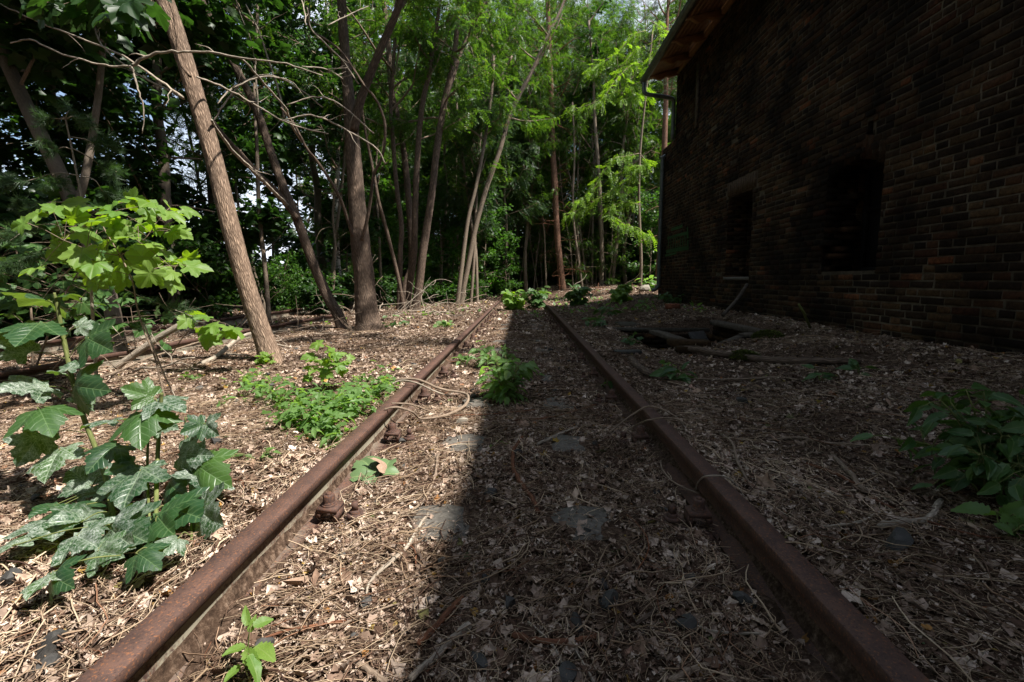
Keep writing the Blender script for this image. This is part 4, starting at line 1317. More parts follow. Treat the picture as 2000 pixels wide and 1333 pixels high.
# slim trunks right of the pine
slim = [([(1175, 552, 8), (1175, 470, 8), (1173, 400, 7.5), (1168, 320, 7), (1162, 240, 6), (1158, 150, 5), (1150, 40, 4)], 19.5, 'slim straight trunk midway between the reddish pine and the brick building'),
        ([(1196, 556, 7), (1203, 490, 7), (1211, 430, 6.5), (1215, 370, 6), (1214, 330, 6), (1225, 230, 5), (1245, 130, 4)], 19.5, 'slim trunk leaning right, nearest to the brick building'),
        ([(1136, 552, 4.5), (1129, 500, 4.5), (1121, 440, 4), (1119, 380, 4), (1122, 300, 3.5), (1118, 200, 3)], 19, 'very thin pale stem just right of the reddish pine'),
        ([(1145, 548, 4), (1138, 490, 4), (1132, 440, 4), (1128, 350, 3.5), (1135, 240, 3)], 19.8, 'very thin crooked stem, second to the right of the reddish pine'),
        ([(1156, 548, 5), (1157, 480, 4.5), (1158, 400, 4.5), (1160, 330, 4), (1156, 250, 3)], 20.3, 'thin straight pale stem touching the slim trunk right of the pine'),
        ([(1236, 556, 6), (1234, 480, 5), (1238, 400, 5), (1240, 320, 4)], 21, 'dark thin stem close to the corner of the brick building'),
        ([(857, 590, 6), (862, 520, 6), (866, 450, 5.5), (874, 380, 5), (868, 300, 5), (880, 200, 4)], 16.5, 'thin stem between the two clumps of trunks'),
        ([(745, 590, 6), (742, 500, 6), (738, 420, 5), (733, 350, 5), (740, 250, 4)], 14, 'thin stem right behind the thick brown trunk'),
        ([(520, 610, 7), (505, 560, 6), (488, 500, 6), (470, 430, 5), (460, 360, 5)], 10.5, 'thin stem leaning left in the shade between the two leaning trunks'),
        ([(648, 600, 6), (652, 540, 6), (655, 480, 5), (650, 420, 5), (656, 350, 4)], 11.5, 'thin wavy stem left of the thick brown trunk'),
        ([(372, 480, 16), (360, 460, 16), (350, 440, 15), (345, 410, 14), (335, 340, 12)], 13, 'dark leaning trunk far behind the bright maple sapling')]
for k, (pts, Y, lab) in enumerate(slim):
    if pts[0][1] < 540:
        pts = [(pts[0][0] + 12, 600, pts[0][2])] + pts
    q0 = PY(pts[0][0], pts[0][1], Y)
    t = empty('slender_tree', (q0.x, Y, Hs(q0.x, Y)))
    mb = MB(); S = trunk_from(mb, pts, Y, .2, 8, k=5, seed=60 + k)
    mb.obj('trunk', M['bark_pale'] if k != 10 else M['bark_smooth'], t, smooth=True)
    w_, l_ = MB(), MB()
    S = np.vstack([S, S[-1] + [[.1, .1, 1.2]], S[-1] + [[.1, .2, 2.6]]])
    grow_crown(w_, l_, S, .50, .99, 9, 1.1, 5, 12, 'locust' if k % 3 else 'maple', 171 + k, .22 if k % 3 else .13, (0, 60), .2)
    rs = np.random.RandomState(k + 80)
    for q in range(7):
        B = limb(rs, S[rs.randint(4, len(S) - 6)], (*rs.normal(0, 1, 2), .3), rs.uniform(.3, 1.1), 6, .2, 0); tube(w_, B, np.linspace(.007, .002, 7), 3, cap=False)
    w_.obj('branches', M['twig'], t); l_.obj('crown', M['leaf_locust'] if k % 3 else M['leaf_dark'], t)
    tag(t, lab, 'tree')

# many thin pale poles of young growth in the wood
def pole_proto(seed, hh, r):
    rs = np.random.RandomState(seed); root = empty('young_tree')
    P = limb(rs, (0, 0, -.1), (rs.normal(0, .06), rs.normal(0, .06), 1), hh, 12, .035, .05)
    mb = MB(); tube(mb, smooth_path(P, 3), np.linspace(r, r * .3, 37), 7, rough=.04, seed=seed); mb.obj('trunk', M['bark_pale'], root, smooth=True)
    w_, l_ = MB(), MB()
    for q in range(16):
        B = limb(rs, P[rs.randint(2, 11)], (*rs.normal(0, 1, 2), rs.uniform(.1, 1.1)), rs.uniform(.3, 1.5), 6, .14, .1); tube(w_, B, np.linspace(.009, .002, 7), 3, cap=False)
    grow_crown(w_, l_, P, .45, .99, 9, 1.0, 5, 9, 'locust', seed, .22, (10, 60), .2)
    w_.obj('branches', M['twig'], root); l_.obj('crown', M['leaf_locust'], root)
    return root
PP = [pole_proto(91, 7.5, .035), pole_proto(92, 9, .05), pole_proto(93, 6, .025)]
for k in range(44):
    if k < 30: x, y = rg.uniform(-5.5, 4.2), rg.uniform(14.5, 22)
    else: x, y = rg.uniform(-11, -4.9), rg.uniform(8, 16)
    if k < 30 and x > -.9 and y < 19.5: y += 4.5
    o = plant(PP[k % 3], x, y, rg.uniform(0, 6), rg.uniform(.8, 1.2), 'thin pale pole of young growth in the wood behind the end of the track' if k < 30 else 'thin pole of young growth in the shade beyond the left rails', 'tree', 'thin young trees behind the track end' if k < 30 else 'thin young trees beyond the left rails', tilt=rg.uniform(-.14, .14))

# bright locust sprays hanging into the gap beside the building: a leaning young locust
Yl = 15.2
q0 = PY(1262, 590, 16.4)
tl = empty('locust_tree', (q0.x, 16.4, Hs(q0.x, 16.4)))
w_, l_ = MB(), MB(); mb = MB()
P, r = wpts([(1250, 585, 6), (1252, 500, 6), (1248, 400, 5), (1250, 300, 5), (1262, 180, 4), (1275, 60, 4)], 16.4, -.3)
P[0][2] = Hs(P[0][0], P[0][1]) - .1
Sl = smooth_path(P, 5); tube(mb, Sl, np.linspace(.06, .025, len(Sl)), 8); mb.obj('trunk', M['bark_pale'], tl, smooth=True)
rs = np.random.RandomState(77)
sprays = [[(1248, 300), (1225, 305), (1200, 310), (1180, 335), (1150, 380), (1120, 395)], [(1245, 330), (1230, 350), (1190, 375), (1140, 405), (1110, 420)],
          [(1248, 400), (1225, 395), (1200, 400), (1190, 420), (1225, 440), (1255, 455), (1272, 460)], [(1250, 300), (1262, 318), (1250, 325), (1230, 325), (1200, 345)],
          [(1252, 160), (1225, 170), (1190, 185), (1150, 205), (1110, 215)], [(1255, 120), (1230, 130), (1200, 160), (1175, 200)], [(1250, 200), (1265, 175), (1245, 185), (1215, 195)],
          [(1262, 60), (1235, 70), (1210, 100), (1180, 120), (1150, 140)], [(1262, 90), (1240, 100), (1215, 140), (1240, 190)], [(1270, 40), (1290, 60), (1280, 110), (1262, 150)]]
LP = []; YW = []
for k, s in enumerate(sprays):
    P, _ = wpts([p + (3,) for p in s], Yl + .8, -rs.uniform(.5, 1.8))
    S = smooth_path(P, 5); tube(w_, S, np.linspace(.012, .003, len(S)), 4)
    for i in range(2, len(S)):
        for z in range(5):
            d = S[i] - S[i - 1]
            LP.append(S[i] + rs.normal(0, .05, 3)); YW.append(math.atan2(d[1], d[0]) + rs.choice([-1, 1]) * rs.uniform(.4, 1.4))
LP = np.array(LP); n = len(LP); YW = np.array(YW)
Mx = rotmats(YW, rs.normal(.45, .3, n), rs.normal(0, .35, n)); pick = rs.randint(0, 3, n)
for k, t in enumerate(T_PIN):
    m = pick == k; scatter(l_, t, LP[m], Mx[m], rs.uniform(.24, .40, m.sum()))
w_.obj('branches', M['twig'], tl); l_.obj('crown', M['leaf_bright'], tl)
tag(tl, 'bright yellow-green locust sprays hanging beside the corner of the brick building', 'tree')

for k, (x, y, z) in enumerate([(-4.2, 13.6, .55), (-3.3, 14.4, .5), (-2.5, 15.2, .6), (-5.0, 12.2, .6), (-1.7, 15.6, .45), (-3.8, 15.6, .8), (-4.6, 10.6, .5), (-5.6, 11.2, .7)]):
    plant(P_SHRUB[k % 3], x, y, k, z, 'small leafy bush under the stems left of the far track', 'shrub', 'small bushes under the stem clumps')
# unseen maples added to darken the yard (behind and left of the camera)
for k, (x, y, s) in enumerate([(-6.5, -4.0, 1.0), (-3.0, -8.5, 1.1), (-9.8, -1.0, 1.0), (-11, -7, 1.2), (.6, -7.5, 1.15), (-2.2, -5.2, .9), (3.2, -11, 1.1), (-6.2, .2, .9), (-5.4, -2.6, 1.0)]):
    plant(P_MAPLE[k % 2], x, y, k * 1.3, s, 'unseen maple added to cut skylight in the yard', 'tree', 'unseen maples added to cut skylight')

# ================================================================== LITTER
rs = np.random.RandomState(12)
def flake_T(seed, lobed=False):
    r = np.random.RandomState(seed)
    if lobed:
        O = outline(MAPLE_LO) - [.35, 0]; O *= .9
    else:
        n = r.randint(6, 9); a = np.sort(r.uniform(0, 6.28, n) * .35 + np.linspace(0, 6.28, n, endpoint=False) * .65)
        rad = r.uniform(.25, .62, n); O = np.column_stack([rad * np.cos(a), rad * np.sin(a) * r.uniform(.35, .9)])
    n = len(O)
    cz = r.uniform(-.12, .12)
    mid = O * .55 + r.normal(0, .03, O.shape)
    curl = r.uniform(.1, .7)
    V = np.vstack([[0, 0, cz], np.column_stack([mid, r.normal(0, .07, n)]), np.column_stack([O, curl * (O ** 2).sum(1) + r.normal(0, .11, n)])])
    F3 = np.array([(0, 1 + k, 1 + (k + 1) % n) for k in range(n)])
    F4 = np.array([(1 + k, 1 + n + k, 1 + n + (k + 1) % n, 1 + (k + 1) % n) for k in range(n)])
    return V, [F3, F4]
FT = [flake_T(k) for k in range(10)] + [flake_T(30 + k, True) for k in range(2)]

def sample_xy(n, y0, y1, x0=None, x1=None, pw=1.0):
    out_x = []; out_y = []; c = 0
    while c < n:
        m = n * 2
        y = y0 + (y1 - y0) * rs.rand(m) ** pw
        lo = -(1.22 * y + 1.6) if x0 is None else np.full(m, x0); hi = (1.22 * y + 1.4) if x1 is None else np.full(m, x1)
        lo = np.maximum(lo, -12); hi = np.minimum(hi, 10)
        x = rs.uniform(-1, 1, m) * (1.22 * y1 + 1.6)
        ok = (x > lo) & (x < hi)
        ok &= ~((x > WX - .02) & (y < YF + .1))
        ok &= ~(np.abs(np.abs(x) - .75) < .045)
        ok &= ~((np.abs(np.abs(x) - .70) < .03) & (rs.rand(m) < .90))
        ok &= ~((x > PIT[0]) & (x < PIT[1]) & (y > PIT[2] + .1) & (y < PIT[3]) & (rs.rand(m) < .6))
        sl = np.abs((y - 1.56 + .4) % .8 - .4) < .125
        ok &= ~(sl & (y < 6.5) & (np.abs(np.abs(x) - .27) < .15) & (vnoise(x, y, 5, 77) > .02) & (rs.rand(m) < .86))
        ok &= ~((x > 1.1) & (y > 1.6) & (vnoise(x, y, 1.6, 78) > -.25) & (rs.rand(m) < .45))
        out_x.append(x[ok]); out_y.append(y[ok]); c += ok.sum()
    return np.concatenate(out_x)[:n], np.concatenate(out_y)[:n]

def flakes(mb, n, y0, y1, s0, s1, pw=1.0, lift=.012, tmpl=FT, tilt=.38):
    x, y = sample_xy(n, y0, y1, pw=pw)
    z = H(x, y) + rs.uniform(-.002, lift, n)
    M3 = rotmats(rs.uniform(0, 6.28, n), rs.normal(0, tilt, n), rs.normal(0, tilt, n))
    sz = s0 * (s1 / s0) ** (rs.rand(n) ** 1.6)
    pick = rs.randint(0, len(tmpl), n)
    for k, t in enumerate(tmpl):
        m = pick == k
        scatter(mb, t, np.column_stack([x, y, z])[m], M3[m], sz[m])

def straws(mb, n, y0, y1, l0, l1, r0, r1, pw=1.0, seg=4, lift=.02):
    x, y = sample_xy(n, y0, y1, pw=pw)
    z = H(x, y) + rs.uniform(.001, lift, n)
    L = l0 * (l1 / l0) ** (rs.rand(n) ** 1.5); rad = rs.uniform(r0, r1, n)
    # angle: loosely aligned drifts
    yaw = 1.2 * vnoise(x, y, 1.4, 31) * 3 + rs.normal(.35, .75, n)
    # keep clear of the rails: those that would cross are turned parallel to the track
    near = np.abs(np.abs(x) - .75) < L * .5
    yaw = np.where(near, np.pi / 2 + rs.normal(0, .12, n), yaw)
    M3 = rotmats(yaw, rs.normal(0, .07, n), rs.uniform(0, 6.28, n) * 0)
    cv = rs.normal(0, .12, n); cv2 = rs.normal(0, .05, n)
    t = np.linspace(-.5, .5, seg + 1)
    ax = np.stack([np.broadcast_to(t[None], (n, seg + 1)), cv[:, None] * (t[None] ** 2 * 4 - .5) + cv2[:, None] * np.sin(t * 9)[None], np.abs(rs.normal(0, .03, n))[:, None] * (1 - t[None] ** 2 * 4)], -1) * L[:, None, None]
    th = np.array([0, 2.094, 4.188])
    ring = np.stack([0 * th, np.cos(th), np.sin(th) * .8], -1)
    tap = np.linspace(1, .55, seg + 1)
    V = ax[:, :, None, :] + ring[None, None] * rad[:, None, None, None] * tap[None, :, None, None]
    V = np.einsum('nij,nskj->nski', M3, V)
    c = np.column_stack([x, y, z])
    V = V + c[:, None, None, :]
    # drape over the ground
    V[..., 2] += (H(V[..., 0].mean(2), V[..., 1].mean(2)) - H(x, y)[:, None])[:, :, None] * .85
    f = []
    for s in range(seg):
        for k in range(3):
            f.append((s * 3 + k, s * 3 + 3 + k, s * 3 + 3 + (k + 1) % 3, s * 3 + (k + 1) % 3))
    f = np.array(f)
    F = (np.arange(n) * (seg + 1) * 3)[:, None, None] + f[None]
    mb.add(V.reshape(-1, 3), F.reshape(-1, 4))

mb = MB()
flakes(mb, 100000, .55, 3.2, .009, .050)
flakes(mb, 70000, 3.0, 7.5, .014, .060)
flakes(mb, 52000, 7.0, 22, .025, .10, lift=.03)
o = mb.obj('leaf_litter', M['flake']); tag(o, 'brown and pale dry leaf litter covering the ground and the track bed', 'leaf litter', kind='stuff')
mb = MB()
flakes(mb, 1100, .6, 5, .045, .08, lift=.02, tilt=.5)
o = mb.obj('dead_leaves', M['flake_big']); tag(o, 'larger curled dead leaves lying on the fine litter', 'dead leaves', kind='stuff')
mb = MB()
flakes(mb, 60000, .55, 2.6, .0025, .009, lift=.014, tmpl=FT[:10], tilt=.5)
flakes(mb, 36000, 2.4, 6.0, .005, .014, lift=.014, tmpl=FT[:10], tilt=.5)
o = mb.obj('wood_chips', M['chip']); tag(o, 'tiny pale seed husks and wood crumbs between the dry leaves', 'litter', kind='stuff')
mb = MB()
straws(mb, 54000, .55, 3.0, .02, .16, .0006, .0017)
straws(mb, 3600, .55, 3.2, .10, .34, .0012, .0032, seg=6, lift=.03)
straws(mb, 24000, 2.8, 7.5, .04, .20, .0010, .0024)
straws(mb, 1300, 3.0, 8.5, .15, .5, .002, .0045, seg=6, lift=.03)
straws(mb, 11000, 7.0, 20, .08, .35, .002, .0045, lift=.04)
o = mb.obj('dry_stalks', M['straw']); tag(o, 'thin dry stalks and twigs scattered over the leaf litter', 'litter', kind='stuff')

# ------------------------------------------------------------------ stones
def rock(name, c, r, m, seed, flat=.6, label=None, cat='stone', group=None, rz=0):
    rs_ = np.random.RandomState(seed)
    import bmesh
    bm = bmesh.new()
    bmesh.ops.create_icosphere(bm, subdivisions=2, radius=1)
    # chop with random planes -> angular ballast
    for _ in range(8):
        nrm = Vector(rs_.normal(0, 1, 3)).normalized()
        d = rs_.uniform(.38, .66)
        for v in bm.verts:
            e = v.co.dot(nrm) - d
            if e > 0: v.co -= nrm * e
    sc = Vector((rs_.uniform(.8, 1.25), rs_.uniform(.65, 1), flat * 1.25))
    for v in bm.verts:
        v.co = Vector((v.co.x * sc.x, v.co.y * sc.y, v.co.z * sc.z)) * r
    me = bpy.data.meshes.new(name); bm.to_mesh(me); bm.free(); me.materials.append(m)
    o = bpy.data.objects.new(name, me); COL.objects.link(o)
    o.location = c; o.rotation_euler = (rs_.uniform(-.2, .2), rs_.uniform(-.2, .2), rz + rs_.uniform(0, 6))
    tag(o, label, cat, group)
    return o
GS = 'dark ballast stones showing through the litter'
big = [(996, 1187, 27, 'squarish dark grey ballast stone between the rails near the bottom edge, the largest there'),
       (1190, 1180, 26, 'dark grey ballast stone between the rails, right of the largest squarish one'),
       (1124, 1224, 25, 'flat dark grey stone under a long pale stalk between the rails'),
       (1178, 1150, 17, 'small dark stone touching the back of a larger one between the rails'),
       (712, 1180, 17, 'brown-grey stone in the sunlit litter beside the left rail'),
       (836, 1176, 11, 'small dark stone at the edge of the sunlight between the rails'),
       (940, 1295, 24, 'dark stone at the bottom edge left of the watermelon-sized gap in the sticks'),
       (1340, 1225, 25, 'slanting dark slab of stone in the shade left of the right rail'),
       (1452, 1180, 22, 'dull brownish stone in the shadow close to the right rail'),
       (1110, 1322, 26, 'dark stone cut by the bottom edge of the picture, between the rails'),
       (520, 1265, 24, 'rounded rusty brown stone behind the small bright seedling'),
       (425, 868, 17, 'dark grey stone on the litter behind the spotted maple plant'),
       (955, 965, 16, 'flat dark stone in the shade beside the curved red-brown stick'),
       (1010, 888, 12, 'small black stone just left of the head of the curved stick'),
       (205, 1105, 26, 'dark stone under the lowest leaves of the spotted maple plant'),
       (20, 1140, 30, 'grey stone at the left edge of the picture'),
       (85, 1310, 26, 'bluish stone in the lower left corner'),
       (1755, 1070, 42, 'flat brown-grey slab of stone right of the right rail in deep shade'),
       (1450, 790, 15, 'pale brown stone on the shady litter right of the right rail'),
       (785, 868, 13, 'dark angular stone beside a rusty clamp in the sun'),
       (195, 660, 10, 'grey stone by the foot of the smooth grey tree')]
for k, (px, py, r, lab) in enumerate(big):
    lab = lab.replace(' left of the watermelon-sized gap in the sticks', ', half under pale sticks')
    p = G(px, py)
    rad = r / FPX * p.y * 1.12
    rock('stone', (p.x, p.y, p.z + rad * .28), rad, M['stone'], 100 + k, .6, lab, 'stone')
p = G(898, 827); rock('stone', (p.x, p.y, p.z + .01), .055, M['stone_pale'], 140, .4, 'pale flat stone in the sun between the rails', 'stone')
p = G(98, 1275); rock('stone', (p.x, p.y, p.z + .01), .042, M['stone'], 141, .6, 'grey lump of rock in the lower left litter', 'stone')
p = PY(1258, 582, 14.5); rock('stone', (p.x, 14.5, Hs(p.x, 14.5) + .08), .24, M['stone_pale'], 142, .5, 'pale boulder in the sun at the corner of the brick building', 'boulder')
for k in range(110):
    y = 1.0 + 5 * rs.rand() ** 1.5 ; x = rs.uniform(-.6, .6) if k < 45 else rs.uniform(-2.6, -.9)
    r = rs.uniform(.010, .024) * (1 if y < 3 else 1.5)
    rock('stone', (x, y, Hs(x, y) + r * .4), r, M['stone'], 200 + k, .6, 'small dark chip of ballast stone lying in the dry leaves', 'stone', GS)

# ------------------------------------------------------------------ sticks
def stick(pts, m, label, name='stick', lift=.012, zs=None, r=None, n=7, cat='stick', parent=None, seed=0, group=None, wob=.002):
    """pts: (px,py,width px[,height above ground])"""
    P = []; R_ = []
    for q in pts:
        h = q[3] if len(q) > 3 else lift
        p = G(q[0], q[1], h); P.append((p.x, p.y, p.z)); R_.append(q[2] / 2 / FPX * p.y)
    S = smooth_path(np.column_stack([P, R_]), 6)
    r_ = np.random.RandomState(seed)
    S[:, :3] += r_.normal(0, wob, (len(S), 3)) * min(1, S[0, 3] * 100)
    mb = MB(); tube(mb, S[:, :3], np.maximum(S[:, 3], .0008), n, rough=.12, seed=seed)
    o = mb.obj(name, m, loc=(P[0][0], P[0][1], P[0][2]), smooth=True)
    tag(o, label, cat, group)
    return o
TW, TR, DW = M['twig'], M['twig_red'], M['deadwood']
dark = M['bark_brown']
SK = [([(798, 1328, 14), (840, 1290, 15), (890, 1243, 16), (916, 1220, 17)], DW, 'thick pale bark-stripped stick at the bottom edge between the rails'),
      ([(815, 1258, 11), (850, 1225, 14), (880, 1192, 14), (904, 1168, 10)], TR, 'thick reddish brown stick just behind the pale one at the bottom edge'),
      ([(812, 1018, 6), (795, 1065, 8), (775, 1040, 0)][:2] + [(812, 1016, 6)][:0] + [(722, 1130, 8), (715, 1160, 6)], DW, 'pale straight stick lying in the sun beside the left rail clamp'),
      ([(790, 998, 4), (808, 1030, 6), (812, 1070, 7), (822, 1090, 8), (840, 1125, 8), (854, 1155, 7)], dark, 'dark forked twig crossing the shadow edge on the sleeper'),
      ([(812, 1110, 3), (810, 1075, 4), (790, 1063, 4), (772, 1062, 3)], TR, 'short dark side twig hooked over the dark forked twig'),
      ([(1020, 855, 7), (1004, 880, 8), (1002, 915, 9), (1018, 945, 10), (1040, 975, 11), (1050, 1002, 11)], TR, 'curved red-brown stick lying between the rails'),
      ([(855, 890, 6), (848, 935, 5), (820, 985, 5), (770, 1010, 5), (690, 1060, 4), (640, 1120, 3)], TW, 'long thin pale branch arching across the sunlit litter'),
      ([(1625, 890, 9), (1660, 925, 11), (1690, 960, 12)], TW, 'short straight grey stick right of the right rail'),
      ([(1505, 925, 5), (1540, 945, 7), (1580, 975, 8), (1606, 995, 7)], dark, 'dark thin stick right of the right rail, in front of the short grey one'),
      ([(1575, 905, 5), (1630, 925, 7), (1670, 945, 5)], TR, 'reddish twig lying beside the short grey stick'),
      ([(1705, 975, 5), (1760, 1000, 5), (1830, 1025, 5), (1900, 1045, 4), (1955, 1052, 3)], TR, 'long thin purplish twig in the deep shade on the right'),
      ([(1000, 1238, 14), (1060, 1255, 14), (1120, 1252, 14), (1165, 1245, 10)], TR, 'thick dark red branch lying across the track near the bottom edge'),
      ([(1190, 1250, 8), (1230, 1225, 9), (1262, 1205, 9), (1290, 1187, 7)], dark, 'straight purplish stick slanting up right between the rails'),
      ([(1310, 1333, 13), (1345, 1310, 15), (1385, 1300, 13)], TW, 'thick weathered stick at the bottom edge left of the right rail'),
      ([(1380, 1333, 6), (1400, 1310, 6), (1412, 1285, 4)], TR, 'orange-brown split stick near the foot of the right rail'),
      ([(1340, 1160, 5), (1360, 1145, 6), (1378, 1125, 6)], dark, 'short purple twig in the shade left of the right rail'),
      ([(1120, 1262, 5), (1150, 1315, 6), (1160, 1333, 6)], DW, 'pale straight stalk running out of the bottom edge between the rails'),
      ([(1030, 1215, 4), (1058, 1238, 6), (1085, 1270, 6), (1100, 1300, 5)], DW, 'pale stalk over the dark stones between the rails'),
      ([(1070, 1135, 4), (1150, 1120, 4), (1260, 1125, 3)], dark, 'thin dark twig lying across a sleeper'),
      ([(1330, 1210, 4), (1400, 1235, 6), (1490, 1238, 5)], DW, 'pale forked stalk in the shade close to the right rail'),
      ([(500, 1253, 4), (560, 1232, 6), (640, 1218, 6), (678, 1212, 4)], TR, 'long orange-brown twig at the foot of the bright seedling'),
      ([(560, 1310, 5), (610, 1265, 6), (680, 1215, 6), (760, 1185, 4), (780, 1180, 3)], TW, 'long thin pale stick in the sunlit litter at the bottom'),
      ([(690, 1290, 10), (720, 1310, 14), (755, 1333, 14)], TW, 'thick curved grey stick at the bottom edge beside the sunlit litter'),
      ([(40, 1320, 4), (100, 1270, 5), (140, 1230, 6), (157, 1200, 5)], TW, 'grey twig in the lower left corner'),
      ([(150, 1240, 4), (155, 1290, 5), (175, 1320, 4)], dark, 'dark drooping twig beside the grey one in the lower left corner'),
      ([(0, 978, 6), (40, 990, 7), (66, 1000, 6)], TW, 'short twig at the left edge beneath the spotted leaves'),
      ([(1000, 822, 3), (1080, 815, 4), (1150, 795, 4), (1165, 790, 3)], TR, 'long thin rusty red twig lying across the track by the green weed'),
      ([(880, 812, 3), (950, 810, 4), (1010, 805, 4), (1050, 800, 3)], TR, 'thin reddish stalk running from the vine toward the green weed'),
      ([(1050, 868, 6), (1090, 850, 8), (1128, 835, 5)], DW, 'splintered pale stick in the shade between the rails'),
      ([(1290, 735, 3), (1400, 742, 4), (1510, 738, 4), (1560, 742, 3)], TW, 'thin grey stalk on the litter behind the bramble leaves'),
      ([(1700, 802, 4), (1760, 812, 5), (1838, 818, 5)], TW, 'straight grey stick pointing at the dark green shrub'),
      ([(1500, 860, 4), (1560, 855, 5), (1620, 865, 5), (1760, 875, 4)], TW, 'long bleached stalk lying flat on the litter right of the rail'),
      ([(1610, 1030, 5), (1680, 1020, 6), (1720, 1000, 5)], DW, 'bleached strip of bark in the shade on the right'),
      ([(1715, 1028, 14), (1765, 1020, 16), (1810, 1015, 12), (1838, 980, 12)], DW, 'broad fibrous piece of bark curling in the deep shade'),
      ([(540, 790, 3), (640, 800, 3), (700, 840, 3)], TW, 'thin stalk under the green creeping patch')]
for k, (pts, m, lab) in enumerate(SK):
    if k == 2: pts = [(836, 1002, 6), (812, 1040, 8), (790, 1075, 9), (730, 1095, 0)][:3] + [(728, 1130, 8), (715, 1160, 5)]
    stick(pts, m, lab, seed=k)

# vines arching over the rails
def vine(pts, m, label, seed=0):
    P = []; R_ = []
    for px, py, wpx, z in pts:
        d = ray(px, py); t = (z - CZ) / d.z; p = CP + d * t
        P.append(tuple(p)); R_.append(wpx / 2.7 / FPX * p.y)
    S = smooth_path(np.column_stack([P, R_]), 7)
    mb = MB(); tube(mb, S[:, :3], np.maximum(S[:, 3], .001), 7, rough=.1, seed=seed)
    o = mb.obj('dry_vine', m, loc=P[0], smooth=True)
    tag(o, label, 'vine')
vine([(735, 765, 4, .13), (742, 750, 5, .16), (770, 742, 6, .19), (815, 742, 7, .19), (860, 760, 7, .13), (905, 768, 7, .08), (915, 778, 8, .07), (905, 795, 9, .04), (870, 812, 8, .03), (830, 818, 7, .03)], TW, 'dry pale vine looping over the left rail and back in a wide curl', 1)
vine([(750, 800, 5, .16), (775, 796, 7, .165), (805, 805, 6, .12), (822, 818, 6, .05), (860, 815, 4, .03)], TW, 'short dry vine bending over the left rail under the wide curl', 2)
vine([(765, 788, 4, .165), (800, 790, 5, .14), (835, 802, 4, .05), (845, 806, 3, .03)], TW, 'thin vine stalk lying over the left rail beside the green patch', 3)
vine([(740, 765, 4, .14), (778, 745, 5, .185), (812, 748, 5, .185), (850, 765, 5, .12), (880, 775, 4, .06)], DW, 'straighter bleached vine beside the looping one over the left rail', 4)
vine([(1175, 860, 4, .02), (1215, 825, 4, .08), (1258, 797, 5, .165), (1285, 797, 5, .165), (1320, 815, 6, .14), (1345, 845, 5, .13), (1378, 882, 4, .12)], TW, 'dry stalk bent over the right rail, farther of the pair', 5)
vine([(1205, 858, 3, .02), (1235, 835, 4, .08), (1270, 820, 4, .165), (1318, 818, 5, .16), (1345, 832, 5, .14)], TW, 'dry stalk bent over the right rail, nearer of the pair', 6)
vine([(1360, 960, 4, .02), (1362, 945, 4, .08), (1378, 931, 5, .165), (1417, 932, 5, .165), (1440, 950, 4, .13), (1456, 974, 4, .12)], DW, 'single pale stalk wrapped tightly over the right rail', 7)
vine([(1410, 850, 6, .125), (1430, 865, 7, .15), (1440, 900, 7, .14), (1455, 930, 7, .13), (1472, 958, 5, .12)], TW, 'thick pale bent stalk standing beside the right rail', 8)
vine([(1290, 900, 4, .02), (1295, 920, 5, .05), (1320, 945, 5, .05), (1365, 965, 5, .03)], TW, 'pale curved stalk in the shadow under the right rail', 9)

# pole and twig stacks on the left -------------------------------------------
def pole3(name, pts, m, label, cat, n=9, seed=0):
    """pts (px,py,w,Y)"""
    P = []; R_ = []
    for px, py, wpx, Y in pts:
        p = PY(px, py, Y); P.append(tuple(p)); R_.append(wpx / 2 / FPX * Y)
    S = smooth_path(np.column_stack([P, R_]), 6)
    mb = MB(); tube(mb, S[:, :3], np.maximum(S[:, 3], .001), n, rough=.08, seed=seed)
    o = mb.obj(name, m, loc=P[0], smooth=True); tag(o, label, cat)
    return S
pole3('fallen_pole', [(195, 740, 13, 3.9), (250, 702, 14, 3.95), (310, 660, 13, 4.0), (368, 627, 12, 4.05)], DW, 'grey fallen pole slanting up across the left rails toward the bright leaf cluster', 'branch')
pole3('fallen_branch', [(392, 712, 10, 4.3), (425, 695, 9, 4.5), (465, 662, 8, 4.8), (495, 650, 6, 5.0)], DW, 'bleached branch leaning on the near disused rail in front of the leaning trunk', 'branch')
pole3('fallen_branch', [(60, 738, 5, 3.6), (130, 745, 5, 3.5), (205, 735, 5, 3.6), (290, 700, 4, 3.9), (390, 668, 3, 4.4)], TW, 'thin long branch lying along the near disused rail', 'branch')
GB = 'dead twigs around the left rails'
rs2 = np.random.RandomState(55)
for k in range(34):
    Y = rs2.uniform(3.4, 7.5); x = rs2.uniform(-5.6, -3.2) if k < 24 else rs2.uniform(-3.6, -2.0) - .1 * Y
    L = rs2.uniform(.4, 1.5)
    a = rs2.uniform(-.9, .9)
    P = limb(rs2, (x, Y, Hs(x, Y) + .03), (math.cos(a), math.sin(a), rs2.uniform(0, .35)), L, 7, .2, -.35)
    P[:, 2] = np.maximum(P[:, 2], H(P[:, 0], P[:, 1]) + .01)
    mb = MB(); tube(mb, smooth_path(P, 2), np.linspace(.009, .003, 15) * rs2.uniform(.5, 1.4), 5)
    for z in range(3):
        i0 = rs2.randint(1, 6); Q = limb(rs2, P[i0], rs2.normal(0, 1, 3) * [1, 1, .5], .35 * L, 4, .25, 0); Q[:, 2] = np.maximum(Q[:, 2], H(Q[:, 0], Q[:, 1]) + .01)
        tube(mb, Q, np.linspace(.004, .0015, 5), 4)
    o = mb.obj('dead_twig', M['twig'] if k % 2 else M['deadwood'], loc=tuple(P[0]), smooth=True)
    tag(o, 'dead forked twig lying in the litter around the disused left rails', 'twig', GB)
